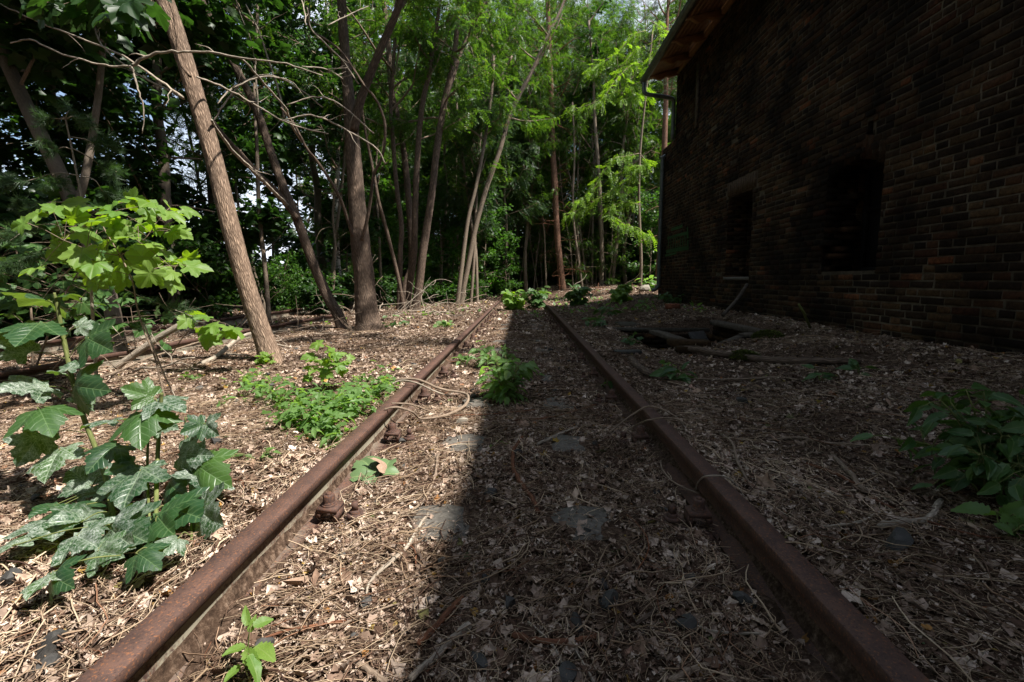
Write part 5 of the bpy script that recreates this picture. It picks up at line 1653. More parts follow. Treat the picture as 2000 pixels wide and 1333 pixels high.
# brushwood around the clump of stems
GBW = 'brushwood heaped at the foot of the stem clump'
c4 = G(800, 612)
for k in range(34):
    x = c4.x + rs2.uniform(-1.3, 1.2); Y = c4.y + rs2.uniform(-1.1, .4)
    a = rs2.uniform(-3.14, 3.14)
    P = limb(rs2, (x, Y, Hs(x, Y) + .02), (math.cos(a), math.sin(a) * .6, rs2.uniform(0, 1.1)), rs2.uniform(.6, 1.9), 8, .16, -1.0)
    P[:, 2] = np.maximum(P[:, 2], H(P[:, 0], P[:, 1]) + .02)
    mb = MB(); tube(mb, smooth_path(P, 2), np.linspace(.013, .005, 17) * rs2.uniform(.6, 1.3), 5)
    for z in range(3):
        tube(mb, limb(rs2, P[rs2.randint(2, 7)], rs2.normal(0, 1, 3), .5, 4, .25, 0), np.linspace(.006, .002, 5), 4)
    o = mb.obj('dead_branch', DW if k % 2 else TW, loc=tuple(P[0]), smooth=True)
    tag(o, 'bleached dead branch in the brushwood at the foot of the multi-stemmed clump', 'branch', GBW)
# brushwood bank at the sunlit far right
for k in range(30):
    x = rs2.uniform(1.4, 5.4); Y = rs2.uniform(14.8, 18.5); a = rs2.uniform(-.8, .8)
    P = limb(rs2, (x, Y, Hs(x, Y) + .03), (math.cos(a), math.sin(a), rs2.uniform(0, .5)), rs2.uniform(.5, 1.8), 7, .2, -.6)
    P[:, 2] = np.maximum(P[:, 2], H(P[:, 0], P[:, 1]) + .02)
    mb = MB(); tube(mb, smooth_path(P, 2), np.linspace(.014, .005, 15), 5)
    o = mb.obj('dead_branch', DW if k % 3 else TR, loc=tuple(P[0]), smooth=True)
    tag(o, 'dry branch on the sunlit bank at the far end, left of the building corner', 'branch', 'dry branches on the sunlit far bank')

# ------------------------------------------------------------------ the pit beside the building
def face_box(name, c, s, m, label, cat, rz=0, rx=0, ry=0, jit=.004, seed=0, group=None):
    mb = MB(); r_ = np.random.RandomState(seed)
    # bevelled, slightly worn block
    hx, hy, hz = np.array(s) / 2; b = min(s) * .12
    V = []
    for (dz, ex) in ((-hz, b), (-hz + b, 0), (hz - b, 0), (hz, b)):
        nseg = max(1, int(max(s[0], s[1]) / .12))
        ring = []
        cs = [(-hx + ex, -hy + ex), (hx - ex, -hy + ex), (hx - ex, hy - ex), (-hx + ex, hy - ex)]
        for q in range(4):
            a_, b_ = np.array(cs[q]), np.array(cs[(q + 1) % 4])
            for t in range(nseg): ring.append([*(a_ + (b_ - a_) * t / nseg), dz])
        V += ring
    n = len(ring); V = np.array(V) + r_.uniform(-jit, jit, (4 * n, 3))
    F = [(L * n + q, L * n + (q + 1) % n, (L + 1) * n + (q + 1) % n, (L + 1) * n + q) for L in range(3) for q in range(n)]
    F += [tuple(range(n))[::-1], tuple(range(3 * n, 4 * n))]
    Mx = np.array(Matrix.Rotation(rz, 3, 'Z') @ Matrix.Rotation(ry, 3, 'Y') @ Matrix.Rotation(rx, 3, 'X'))
    mb.add(V @ Mx.T + np.array(c), F)
    o = mb.obj(name, m, loc=c); tag(o, label, cat, group)
    return o
x0, x1, y0, y1 = PIT
mb = MB(); rsb = np.random.RandomState(66)
for k in range(7):
    x = x0 - .05 + (.12 if k % 2 else 0)
    while x < x1 + .1:
        L = .245; box(mb, (x + L / 2, y1 - .03, Hs(x0 - .3, y1 + .2) - .10 - k * .078), (L - .01, .10, .066), jit=.006, rng=rsb); x += L
for k in range(7):
    y = y0 + .3
    while y < y1 - .1:
        box(mb, (x1 - .03, y + .12, .16 - k * .078), (.10, .235, .066), jit=.006, rng=rsb); y += .245
tag(mb.obj('pit_lining', M['brick'], loc=(x0, y1, 0)), 'sooty brick lining of the open pit in the yard beside the building', 'brickwork')
zt = Hs(x0 - .3, y1 + .15)
face_box('coping_slab', (2.1, y1 + .03, zt - .005), (1.6, .12, .05), M['old_masonry'], 'dark stone coping along the far edge of the pit', 'slab', jit=.008)
def between(a, b, w_, h_, name, m, label, cat, seed=0, roll=0):
    a, b = np.array(a), np.array(b); d = b - a; L = np.linalg.norm(d)
    rz = math.atan2(d[1], d[0]); ry = -math.asin(d[2] / L)
    return face_box(name, tuple((a + b) / 2), (L, w_, h_), m, label, cat, rz=rz, ry=ry, rx=roll, seed=seed)
a = PY(1277, 648, 6.0); b = PY(1338, 668, 5.1); between(a, b, .13, .05, 'plank', M['wood_old'], 'weathered grey plank lying over the near left corner of the pit', 'plank', 1)
a = PY(1394, 630, 6.9); b = PY(1490, 650, 5.6); between(a, b, .12, .07, 'plank', M['wood_old'], 'long old beam along the right side of the pit', 'plank', 2)
a = PY(1408, 673, 5.2); b = PY(1462, 652, 5.7); between(a, b, .09, .03, 'plank', M['wood_old'], 'narrow mossy board propped across the right end of the pit', 'plank', 3)
a = PY(1455, 654, 5.6); b = PY(1488, 656, 5.4); between(a, b, .22, .05, 'plank', M['wood_old'], 'round-ended flat board at the right end of the pit', 'plank', 4)
p = PY(1366, 662, 5.7); face_box('slab', tuple(p), (.26, .20, .03), M['stone'], 'tilted grey slate slab standing in the pit', 'slab', rz=.5, rx=.9, seed=5)
p = PY(1345, 672, 4.95); face_box('brick', (p.x, p.y, Hs(p.x, p.y) + .05), (.42, .18, .07), M['brick'], 'dull reddish crumbling brick ledge at the near edge of the pit', 'brick', rz=-.1, seed=6)
p = PY(1345, 690, 4.6); face_box('brick', (p.x, p.y, Hs(p.x, p.y) + .03), (.24, .11, .065), M['brick'], 'dark red brick under the mossy branch in front of the pit', 'brick', rz=.1, seed=7)
p = G(1313, 604); face_box('brick', (p.x, p.y, p.z + .05), (.25, .13, .10), M['brick_clay'], 'single loose brick on the ground between the pit and the wall', 'brick', rz=.1, seed=8)
p = G(1226, 690); face_box('slab', (p.x, p.y, p.z + .015), (.26, .13, .03), M['stone'], 'flat dark grey slab of stone left of the mossy tuft', 'slab', rz=.05, seed=9)
p = G(1218, 636); face_box('coping_slab', (p.x + .05, p.y - .05, p.z - .01), (.30, .4, .12), M['old_masonry'], 'corner block of old masonry at the left of the pit', 'slab', rz=.1, seed=10)
stick([(1233, 700, 12, .02), (1243, 714, 14, .03), (1262, 728, 14, .03), (1275, 732, 13, .02)], M['bark_brown'], 'short thick crooked branch lying in front of the bramble', 'log', seed=90, n=10, cat='branch')
stick([(1318, 682, 9, .05), (1350, 682, 11, .05), (1400, 690, 12, .04), (1450, 697, 12, .03), (1520, 704, 14, .03), (1600, 706, 13, .03), (1680, 706, 11, .03)], M['bark_brown'], 'long mossy dark branch lying in front of the pit', 'log', seed=91, n=10, cat='branch')
pole3('leaning_pole', [(1412, 616, 7, 6.7), (1440, 585, 7, 7.2), (1459, 556, 6, 7.6)], M['wood_old'], 'thin grey stick leaning against the wall under the first black window', 'stick')
stick([(1560, 592, 4, .33), (1572, 615, 5, .22), (1582, 640, 5, .04)], M['stem_green'], 'yellowish lichen-covered twig standing before the wall', seed=93)
# mossy lumps
for k, (px, py, r, lab) in enumerate([(1308, 680, .075, 'yellow-green tuft of moss at the near edge of the pit'), (1500, 660, .12, 'dull mossy hump at the right end of the pit'), (1455, 700, .10, 'grey-green lichen clump beside the long mossy branch')]):
    p = G(px, py); mb = MB(); rr = np.random.RandomState(k)
    n = 900; u = rr.normal(0, 1, (n, 3)); u /= np.linalg.norm(u, axis=1)[:, None]; u[:, 2] = np.abs(u[:, 2])
    pos = u * [r * 1.3, r, r * .7] * rr.uniform(.8, 1.05, (n, 1)) + [p.x, p.y, p.z - .01]
    scatter(mb, T_RH[0], pos, rotmats(np.arctan2(u[:, 1], u[:, 0]), -rr.uniform(.2, 1.4, n), rr.normal(0, .5, n)), .022)
    tag(mb.obj('moss', M['moss'], loc=tuple(p)), lab, 'moss', kind=None)

# ================================================================== SMALL PLANTS
# spotted (mildewed) leaf material: veins and blotches follow the leaf's own coordinates
def spotted():
    m, n, b, o = mat('leaf_mildew')
    v = coords(n, 'tex'); sep = n.nodes.new('ShaderNodeSeparateXYZ'); n.links.new(v, sep.inputs[0])
    x, y = sep.outputs[0], sep.outputs[1]
    best = None
    for a in (0, R(48), R(-48), R(105), R(-105)):
        pr = math_(n, 'ABSOLUTE', math_(n, 'SUBTRACT', math_(n, 'MULTIPLY', y, math.cos(a)), math_(n, 'MULTIPLY', x, math.sin(a))))
        al = math_(n, 'ADD', math_(n, 'MULTIPLY', x, math.cos(a)), math_(n, 'MULTIPLY', y, math.sin(a)))
        pen = math_(n, 'MULTIPLY', math_(n, 'LESS_THAN', al, 0.0), 9.0)
        dd = math_(n, 'ADD', pr, pen)
        # herring-bone side veins
        w = math_(n, 'ABSOLUTE', math_(n, 'SUBTRACT', math_(n, 'FRACT', math_(n, 'MULTIPLY', math_(n, 'SUBTRACT', al, math_(n, 'MULTIPLY', pr, .9)), 7.0)), .5))
        sv = math_(n, 'ADD', math_(n, 'MULTIPLY', w, .07), math_(n, 'ADD', math_(n, 'MULTIPLY', pr, .025), pen))
        dd = math_(n, 'MINIMUM', dd, math_(n, 'ADD', sv, .004))
        best = dd if best is None else math_(n, 'MINIMUM', best, dd)
    isl = island(n)
    off = nn(n, 'ShaderNodeVectorMath', _operation='ADD'); n.links.new(v, off.inputs[0])
    cmb = n.nodes.new('ShaderNodeCombineXYZ'); n.links.new(math_(n, 'MULTIPLY', isl, 37.0), cmb.inputs[0]); n.links.new(isl, cmb.inputs[1]); n.links.new(cmb.outputs[0], off.inputs[1])
    big = noise(n, off.outputs[0], 3.0, 3); fin = noise(n, off.outputs[0], 22, 4, .8); sp = noise(n, off.outputs[0], 46, 2)
    vein = ramp(n, best, [(0, (1, 1, 1)), (.016, (0, 0, 0))]).outputs['Color']
    near = ramp(n, math_(n, 'ADD', best, math_(n, 'MULTIPLY', math_(n, 'SUBTRACT', fin, .5), .16)), [(0, (1, 1, 1)), (.022, (0, 0, 0))]).outputs['Color']
    patch = math_(n, 'MULTIPLY', ramp(n, big, [(.46, (0, 0, 0)), (.60, (1, 1, 1))]).outputs['Color'], ramp(n, fin, [(.50, (0, 0, 0)), (.56, (1, 1, 1))]).outputs['Color'])
    dots = ramp(n, sp, [(.64, (0, 0, 0)), (.67, (1, 1, 1))]).outputs['Color']
    sel = ramp(n, math_(n, 'FRACT', math_(n, 'MULTIPLY', isl, 7.31)), [(.40, (.04, .04, .04)), (.55, (1, 1, 1))]).outputs['Color']
    mil = math_(n, 'MULTIPLY', math_(n, 'MAXIMUM', math_(n, 'MAXIMUM', math_(n, 'MULTIPLY', near, math_(n, 'ADD', patch, .35)), math_(n, 'MULTIPLY', patch, .8)), math_(n, 'MULTIPLY', dots, .8)), sel, True)
    base = ramp(n, isl, [(0, (.045, .10, .02)), (.3, (.022, .065, .02)), (1, (.014, .045, .02))]).outputs['Color']
    base = mixc(n, math_(n, 'MULTIPLY', vein, .55), base, (.16, .26, .10))
    geo = n.nodes.new('ShaderNodeNewGeometry')
    up = mixc(n, math_(n, 'MULTIPLY', mil, .9), base, (.62, .66, .60))
    under = mixc(n, math_(n, 'MULTIPLY', vein, .5), (.10, .17, .04), (.2, .28, .1))
    col = mixc(n, geo.outputs['Backfacing'], up, under)
    n.links.new(col, b.inputs['Base Color'])
    b.inputs['Roughness'].default_value = .36; b.inputs['Specular IOR Level'].default_value = .4
    bump(n, b, math_(n, 'ADD', math_(n, 'MULTIPLY', vein, -1.0), math_(n, 'MULTIPLY', fin, .3)), .35, .004)
    t = n.nodes.new('ShaderNodeBsdfTranslucent'); n.links.new(mixc(n, math_(n, 'MULTIPLY', vein, .5), (.17, .30, .015), (.10, .2, .02)), t.inputs['Color'])
    x_ = n.nodes.new('ShaderNodeMixShader'); x_.inputs[0].default_value = .32
    n.links.new(b.outputs[0], x_.inputs[1]); n.links.new(t.outputs[0], x_.inputs[2]); n.links.new(x_.outputs[0], o.inputs['Surface'])
    return m
M['leaf_mildew'] = spotted()
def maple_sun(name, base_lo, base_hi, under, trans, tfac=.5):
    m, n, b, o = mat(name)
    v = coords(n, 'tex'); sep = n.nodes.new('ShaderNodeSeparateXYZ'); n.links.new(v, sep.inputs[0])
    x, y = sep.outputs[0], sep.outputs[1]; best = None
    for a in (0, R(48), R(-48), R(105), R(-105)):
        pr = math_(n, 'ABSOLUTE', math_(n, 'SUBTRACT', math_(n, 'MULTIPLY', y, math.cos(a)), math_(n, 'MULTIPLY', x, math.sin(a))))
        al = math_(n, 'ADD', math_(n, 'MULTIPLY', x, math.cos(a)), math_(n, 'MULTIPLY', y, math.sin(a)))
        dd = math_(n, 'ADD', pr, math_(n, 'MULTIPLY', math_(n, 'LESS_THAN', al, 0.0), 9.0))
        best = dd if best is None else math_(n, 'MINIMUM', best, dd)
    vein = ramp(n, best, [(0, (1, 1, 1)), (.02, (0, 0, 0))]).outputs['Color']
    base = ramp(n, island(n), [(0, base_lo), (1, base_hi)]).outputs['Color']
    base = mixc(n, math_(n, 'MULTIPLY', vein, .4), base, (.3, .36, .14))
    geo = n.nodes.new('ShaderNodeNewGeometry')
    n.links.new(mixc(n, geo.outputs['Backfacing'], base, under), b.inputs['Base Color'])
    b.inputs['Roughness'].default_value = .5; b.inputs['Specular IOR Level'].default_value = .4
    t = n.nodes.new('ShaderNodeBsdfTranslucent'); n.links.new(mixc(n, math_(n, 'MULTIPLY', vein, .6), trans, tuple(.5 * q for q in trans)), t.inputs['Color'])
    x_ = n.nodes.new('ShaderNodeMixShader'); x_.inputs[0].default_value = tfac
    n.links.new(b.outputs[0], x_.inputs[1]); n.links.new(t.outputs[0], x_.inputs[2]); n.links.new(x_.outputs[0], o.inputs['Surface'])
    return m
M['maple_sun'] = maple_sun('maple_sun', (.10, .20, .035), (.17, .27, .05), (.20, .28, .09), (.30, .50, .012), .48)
M['maple_shade'] = maple_sun('maple_shade', (.025, .07, .018), (.05, .11, .026), (.07, .12, .04), (.12, .25, .02), .32)  # darker copy of the sunlit leaf, shade put into the colour
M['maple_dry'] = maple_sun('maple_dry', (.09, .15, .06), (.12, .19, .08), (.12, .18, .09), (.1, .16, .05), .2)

T_HI = [leaf_hi(MAPLE_HI, 4, c, v, s) for s, (c, v) in enumerate([(.25, .04), (.6, .05), (.9, .03), (.4, .06)])]
T_MID = [leaf_hi(MAPLE_HI, 2, c, v, s) for s, (c, v) in enumerate([(.3, .05), (.7, .05), (.5, .07)])]
def aim(o, tip, up, size=None, roll=0.0):
    "matrix placing a leaf from petiole o to tip, its face turned to `up`"
    o = np.array(o); d = np.array(tip) - o; L = np.linalg.norm(d); d = d / L
    u = np.array(up, float); u -= d * u.dot(d); u /= np.linalg.norm(u) + 1e-9
    s = np.cross(u, d)
    if roll:
        s, u = s * math.cos(roll) + u * math.sin(roll), u * math.cos(roll) - s * math.sin(roll)
    return np.stack([d, s, u], 1), (size or L)

# the big spotted maple plant in the left foreground
pb = G(300, 1085)
fp = empty('maple_plant', (pb.x, pb.y, pb.z))
mb = MB()
Yf = 1.42
def pt(px, py, Y=Yf):
    return np.array(PY(px, py, min(Y, G(px, py, .03).y * .94)))
sA = [(302, 1100, 8, 1.40), (305, 1000, 8, 1.42), (308, 890, 8, 1.44), (314, 790, 7, 1.46), (316, 768, 6, 1.46)]
sB = [(236, 1085, 9, 1.50), (212, 960, 9, 1.52), (190, 885, 9, 1.55), (165, 820, 9, 1.58), (141, 740, 8, 1.6), (122, 650, 8, 1.62), (110, 590, 6, 1.62), (106, 572, 4, 1.62)]
sC = [(296, 1090, 5, 1.38), (290, 980, 5, 1.42), (288, 900, 5, 1.45), (290, 845, 4, 1.46)]
sD = [(370, 1075, 5, 1.42), (372, 960, 5, 1.44), (366, 905, 5, 1.46), (362, 850, 4, 1.5), (362, 815, 3, 1.5)]
stems = MB()
for S in (sA, sB, sC, sD):
    P = []; r_ = []
    for px, py, w_, Y in S:
        q = pt(px, py, Y); P.append(q); r_.append(w_ / 2 / FPX * Y)
    P[0][2] = Hs(P[0][0], P[0][1]) - .03
    Sm = smooth_path(np.column_stack([P, r_]), 5); tube(stems, Sm[:, :3], Sm[:, 3], 8)
# (base px, base Y, tip px, tip Y, size factor, roll, attach px)
LV = [((80, 631), 1.60, (8, 690), 1.42, 1.15, .2, 0), ((95, 588), 1.62, (0, 588), 1.7, 1.0, 1.1, 1), ((122, 578), 1.64, (170, 572), 1.66, 1.1, .9, 0),
      ((92, 755), 1.58, (-30, 765), 1.42, 1.1, -.1, 0), ((132, 724), 1.55, (152, 702), 1.6, 1.3, 0, 0), ((120, 730), 1.55, (92, 722), 1.5, 1.2, 0, 0), ((140, 752), 1.58, (222, 770), 1.5, 1.1, -.7, 2), ((150, 790), 1.6, (195, 770), 1.7, 1.0, .9, 2),
      ((300, 775), 1.47, (218, 752), 1.40, 1.0, .3, 0), ((300, 783), 1.47, (378, 800), 1.44, 1.0, -.5, 0), ((281, 800), 1.44, (262, 872), 1.30, 1.25, 0, 0),
      ((311, 830), 1.44, (352, 838), 1.42, 1.1, 0, 3), ((400, 828), 1.46, (345, 850), 1.38, 1.1, .7, 3), ((400, 828), 1.48, (424, 853), 1.42, 1.1, .6, 3),
      ((75, 796), 1.50, (100, 843), 1.40, 1.4, .3, 0), ((228, 822), 1.48, (136, 836), 1.44, 1.0, .8, 0), ((80, 848), 1.52, (22, 925), 1.42, 1.05, .7, 0),
      ((120, 876), 1.48, (70, 950), 1.34, 1.05, .1, 0), ((232, 866), 1.44, (160, 918), 1.32, 1.15, .15, 0), ((276, 915), 1.38, (226, 1012), 1.22, 1.15, .1, 0), ((262, 905), 1.42, (205, 925), 1.35, 1.3, .3, 0),
      ((350, 888), 1.46, (424, 890), 1.42, 1.0, .5, 0), ((384, 908), 1.44, (474, 972), 1.32, 1.05, -.3, 0), ((328, 992), 1.38, (398, 1012), 1.30, 1.25, -.1, 0), ((392, 1000), 1.42, (446, 1038), 1.34, 1.2, -.6, 0),
      ((160, 1020), 1.45, (202, 965), 1.5, 1.0, .9, 2), ((118, 990), 1.46, (158, 1030), 1.40, .9, .4, 2), ((112, 985), 1.45, (52, 1012), 1.38, 1.2, .2, 0), ((106, 1012), 1.40, (94, 1135), 1.26, .95, .5, 0), ((104, 1118), 1.36, (38, 1172), 1.24, 1.1, .2, 0), ((104, 1120), 1.36, (132, 1158), 1.3, .9, -.4, 0),
      ((150, 1045), 1.42, (188, 1066), 1.36, 1.3, -.1, 0), ((226, 1030), 1.38, (292, 1060), 1.28, 1.25, 0, 0), ((215, 1030), 1.38, (262, 1085), 1.28, 1.0, .4, 2), ((266, 1080), 1.34, (312, 1108), 1.28, 1.1, .1, 0), ((306, 1008), 1.42, (336, 1045), 1.34, 1.3, .2, 0),
      ((396, 922), 1.48, (415, 1005), 1.42, .9, .9, 2), ((230, 955), 1.46, (140, 960), 1.40, 1.0, .4, 0), ((330, 935), 1.5, (350, 995), 1.46, 1.0, -.5, 2), ((180, 950), 1.5, (120, 905), 1.5, 1.0, .1, 0), ((55, 690), 1.58, (-20, 640), 1.5, 1.0, .2, 1), ((30, 1065), 1.5, (70, 1030), 1.5, 1.0, .1, 0),
      ((350, 1050), 1.42, (300, 1090), 1.36, 1.0, .3, 0), ((190, 1075), 1.42, (250, 1090), 1.38, 1.0, .1, 0), ((170, 660), 1.62, (225, 690), 1.55, 1.1, -.5, 2), ((150, 640), 1.62, (205, 630), 1.66, 1.0, .4, 0)]
fol = MB(); pet = MB()
rl = np.random.RandomState(17)
allst = np.vstack([smooth_path([pt(a, b, Y) for a, b, _, Y in S], 5) for S in (sA, sB, sC, sD)])
for k, (b_, Yb, t_, Yt, sf, roll, kind) in enumerate(LV):
    o = pt(*b_, Yb); tip = pt(*t_, Yt)
    up = np.array([.10, -.62, .78])
    Mx, L = aim(o, tip, up, None, roll * (1 if k % 2 else -1))
    T = T_HI[k % 4]
    scatter(fol, T, [o], np.array([Mx]), min(L * sf * .80, .155), attr=True)
    # petiole to the nearest lower stem point
    dd = np.linalg.norm(allst - (o - [0, 0, .05]), axis=1); q = allst[dd.argmin()]
    mid = (o + q) / 2 + [0, 0, .012]
    tube(pet, smooth_path([q, mid, o, o + (tip - o) * .06], 4), .0016, 5)
fol.obj('foliage', M['leaf_mildew'], fp, smooth=True)
stems.obj('stem', M['stem_green'], fp, smooth=True)
pet.obj('petioles', M['stem_green'], fp, smooth=True)
tag(fp, 'large-leaved maple plant with white-spotted dark green leaves, beside the left rail in the foreground', 'plant')

def leafy(name, mat_leaf, T, pts, sizes, label, cat, stems_, stem_mat, attr=True, up=(.15, -.35, .9), seed=0, tilt=.45, base=None, group=None, droop=.35):
    """pts: world leaf bases; each leaf radiates from the nearest stem point"""
    rr = np.random.RandomState(seed)
    base = base if base is not None else stems_[0][0][0]
    root = empty(name, tuple(base)); st = MB()
    allp = []
    for P, r in stems_:
        S = smooth_path(P, 5); tube(st, S, np.interp(np.linspace(0, 1, len(S)), np.linspace(0, 1, len(r)), r), 6); allp.append(S)
    allp = np.vstack(allp)
    fo = MB()
    pts = np.asarray(pts)
    Ms = []
    for i, p in enumerate(pts):
        q = allp[np.linalg.norm(allp - p + [0, 0, .02], axis=1).argmin()]
        d = p - q; d[2] *= .3; n_ = np.linalg.norm(d)
        d = d / (n_ + 1e-6) + rr.normal(0, .45, 3) * [1, 1, .3]; d[2] -= droop; d /= np.linalg.norm(d)
        u = np.array(up) + rr.normal(0, tilt, 3)
        Mx, _ = aim(p, p + d, u, 1); Ms.append(Mx)
        if n_ > .01: tube(st, np.array([q, (p + q) / 2 + [0, 0, .008], p]), .0011 + .0006 * (n_ > .08), 4, cap=False)
    Ms = np.array(Ms); pick = rr.randint(0, len(T), len(pts)); sizes = np.broadcast_to(sizes, (len(pts),))
    for k, t in enumerate(T):
        m = pick == k; scatter(fo, t, pts[m], Ms[m], sizes[m], attr=attr)
    fo.obj('foliage', mat_leaf, root, smooth=attr); st.obj('stem', stem_mat, root, smooth=True)
    tag(root, label, cat, group)
    return root

# bright back-lit maple sapling on the left
rr = np.random.RandomState(23)
Ys = 2.75
stem = [PY(330, 800, Ys), PY(315, 750, Ys), PY(303, 700, Ys), PY(283, 650, Ys), PY(268, 600, Ys), PY(258, 548, Ys), PY(235, 500, Ys + .05), PY(205, 450, Ys + .1), PY(190, 415, Ys + .1)]
stem = [np.array(s) for s in stem]; stem[0][2] = Hs(stem[0][0], stem[0][1]) - .05
br2 = [stem[5], np.array(PY(300, 535, Ys)), np.array(PY(345, 520, Ys - .1))]
br3 = [stem[6], np.array(PY(280, 470, Ys)), np.array(PY(310, 430, Ys + .05))]
br4 = [stem[6], np.array(PY(180, 490, Ys - .1)), np.array(PY(125, 470, Ys - .15))]
cents = [(100, 455), (85, 430), (120, 480), (140, 415), (165, 400), (130, 440), (190, 415), (215, 400), (235, 420), (255, 402), (285, 415), (300, 398), (320, 415), (245, 440), (215, 445), (270, 455), (300, 440), (325, 455), (345, 465), (180, 440),
         (205, 475), (235, 470), (260, 480), (290, 475), (310, 490), (165, 500), (185, 515), (205, 520), (225, 505), (250, 510), (275, 515), (300, 510), (325, 520), (345, 525), (365, 530), (300, 540), (325, 550), (270, 530), (190, 550), (175, 545), (215, 545), (355, 505), (60, 450), (150, 460), (105, 420), (335, 430), (280, 430), (345, 545)] + [(rr.uniform(75, 370), rr.uniform(405, 545)) for _ in range(14)]
P_ = [np.array(PY(a + rr.uniform(-8, 8), b - 8 + rr.uniform(-8, 8), Ys + rr.uniform(-.25, .25))) for a, b in cents]
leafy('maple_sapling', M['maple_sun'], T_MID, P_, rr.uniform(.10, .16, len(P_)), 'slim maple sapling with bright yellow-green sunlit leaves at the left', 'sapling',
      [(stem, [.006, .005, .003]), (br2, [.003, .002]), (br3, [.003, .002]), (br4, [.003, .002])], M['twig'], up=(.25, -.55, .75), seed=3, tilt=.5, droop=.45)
st2 = [np.array(PY(352, 800, 2.9)), np.array(PY(322, 735, 2.85)), np.array(PY(300, 680, 2.8)), np.array(PY(280, 630, 2.8))]; st2[0][2] = Hs(st2[0][0], st2[0][1])
mb = MB(); tube(mb, smooth_path(st2, 5), .005, 6); tag(mb.obj('dry_stalk', M['deadwood'], loc=tuple(st2[0]), smooth=True), 'thin dry stem leaning against the bright maple sapling', 'stem')
# small bright cluster at the end of the fallen pole
cl = [(385, 615), (405, 618), (392, 640), (425, 632), (440, 645), (412, 650), (370, 622), (452, 640), (400, 655)]
P_ = [np.array(PY(a, b, 4.0 + rr.uniform(-.15, .15))) for a, b in cl]
leafy('maple_sapling', M['maple_sun'], T_MID, P_, rr.uniform(.13, .19, len(P_)), 'small bunch of bright maple leaves above the near disused rail', 'sapling',
      [([np.array(PY(330, 700, 4.1)), np.array(PY(365, 650, 4.05)), np.array(PY(400, 625, 4.0)), np.array(PY(440, 632, 4.0))], [.005, .002])], M['twig'], seed=5, tilt=.6)
# darker maple leaves near the left edge, and leaves hanging in at the top left
cl = [(rr.uniform(-20, 215), rr.uniform(440, 640)) for _ in range(110)]
P_ = [np.array(PY(a, b, rr.uniform(3.2, 4.4))) for a, b in cl]
b0 = np.array(PY(60, 690, 3.8)); b0[2] = Hs(b0[0], b0[1])
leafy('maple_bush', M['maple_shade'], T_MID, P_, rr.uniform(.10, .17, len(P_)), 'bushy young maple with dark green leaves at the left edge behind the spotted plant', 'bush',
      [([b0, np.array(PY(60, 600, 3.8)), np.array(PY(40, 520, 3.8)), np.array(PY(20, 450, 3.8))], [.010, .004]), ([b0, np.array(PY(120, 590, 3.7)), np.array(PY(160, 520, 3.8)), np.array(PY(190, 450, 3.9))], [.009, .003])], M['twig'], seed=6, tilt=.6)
cl = [(rr.uniform(200, 330), rr.uniform(575, 670)) for _ in range(26)]
P_ = [np.array(PY(a, b, rr.uniform(4.2, 5.0))) for a, b in cl]
b0 = np.array(PY(265, 700, 4.6)); b0[2] = Hs(b0[0], b0[1])
leafy('maple_bush', M['maple_shade'], T_MID, P_, rr.uniform(.11, .16, len(P_)), 'low dark maple seedling bush right of the smooth grey trunk', 'bush',
      [([b0, np.array(PY(262, 650, 4.6)), np.array(PY(255, 600, 4.6))], [.006, .002])], M['twig'], seed=7, tilt=.6)
cl = [(rr.uniform(60, 300), rr.uniform(-60, 26)) for _ in range(60)]
P_ = [np.array(PY(a, b, rr.uniform(2.6, 3.4))) for a, b in cl]
w0 = [S0[-30] if False else np.array(PY(-60, -60, 4.9)), np.array(PY(60, -70, 4.0)), np.array(PY(190, -40, 3.2)), np.array(PY(300, 5, 2.9))]
leafy('maple_bough', M['leaf_dark'], T_MID, P_, rr.uniform(.12, .18, len(P_)), 'maple bough with hanging dark leaves cut by the top edge, left of the leaning trunk', 'branch',
      [(w0, [.02, .005])], M['twig'], seed=8, tilt=.6, droop=.9)
for k, (cx, cy, rx_, ry_, n_, px, Y, lab) in enumerate([(330, 560, 60, 40, 0, 330, 6, ''), ]): pass

# pine sapling
Yq = 2.95
ps = empty('pine_sapling', tuple(PY(182, 760, Yq)))
st = MB(); nd = MB()
main_ = [PY(192, 800, Yq), PY(186, 700, Yq), PY(180, 600, Yq), PY(174, 500, Yq), PY(164, 425, Yq), PY(159, 385, Yq), PY(150, 340, Yq), PY(140, 290, Yq), PY(128, 233, Yq)]
S = smooth_path([tuple(q) for q in main_], 5); tube(st, S, np.linspace(.011, .0045, len(S)), 7)
bs = [([(128, 233), (110, 232), (92, 232)], [1]), ([(128, 233), (145, 228), (170, 240)], [1]), ([(128, 233), (132, 220), (138, 214)], [1]),
      ([(139, 268), (165, 272), (185, 280), (215, 285)], [2]), ([(140, 292), (125, 288), (108, 292), (96, 284)], [1]), ([(141, 290), (170, 305), (200, 325), (228, 336)], [2]),
      ([(152, 343), (110, 338), (60, 352), (20, 356), (5, 345)], [2]), ([(152, 343), (185, 352), (205, 378), (245, 388)], [2]), ([(105, 340), (98, 350), (90, 362)], [1]), ([(105, 340), (112, 352), (125, 358)], [1]),
      ([(160, 400), (120, 395), (90, 398), (62, 415), (50, 410)], [2]), ([(62, 415), (45, 430), (25, 455)], [1]), ([(162, 410), (195, 430), (240, 440)], [1]), ([(166, 440), (120, 470), (60, 500), (15, 520)], [2]),
      ([(170, 480), (110, 440), (60, 445), (20, 470)], [1]), ([(172, 500), (120, 540), (80, 590), (60, 640)], [0]), ([(176, 540), (230, 560), (300, 590), (375, 618)], [1]), ([(178, 560), (140, 600), (90, 630), (40, 650)], [0]), ([(180, 600), (230, 650), (260, 700)], [0])]
rn = np.random.RandomState(9)
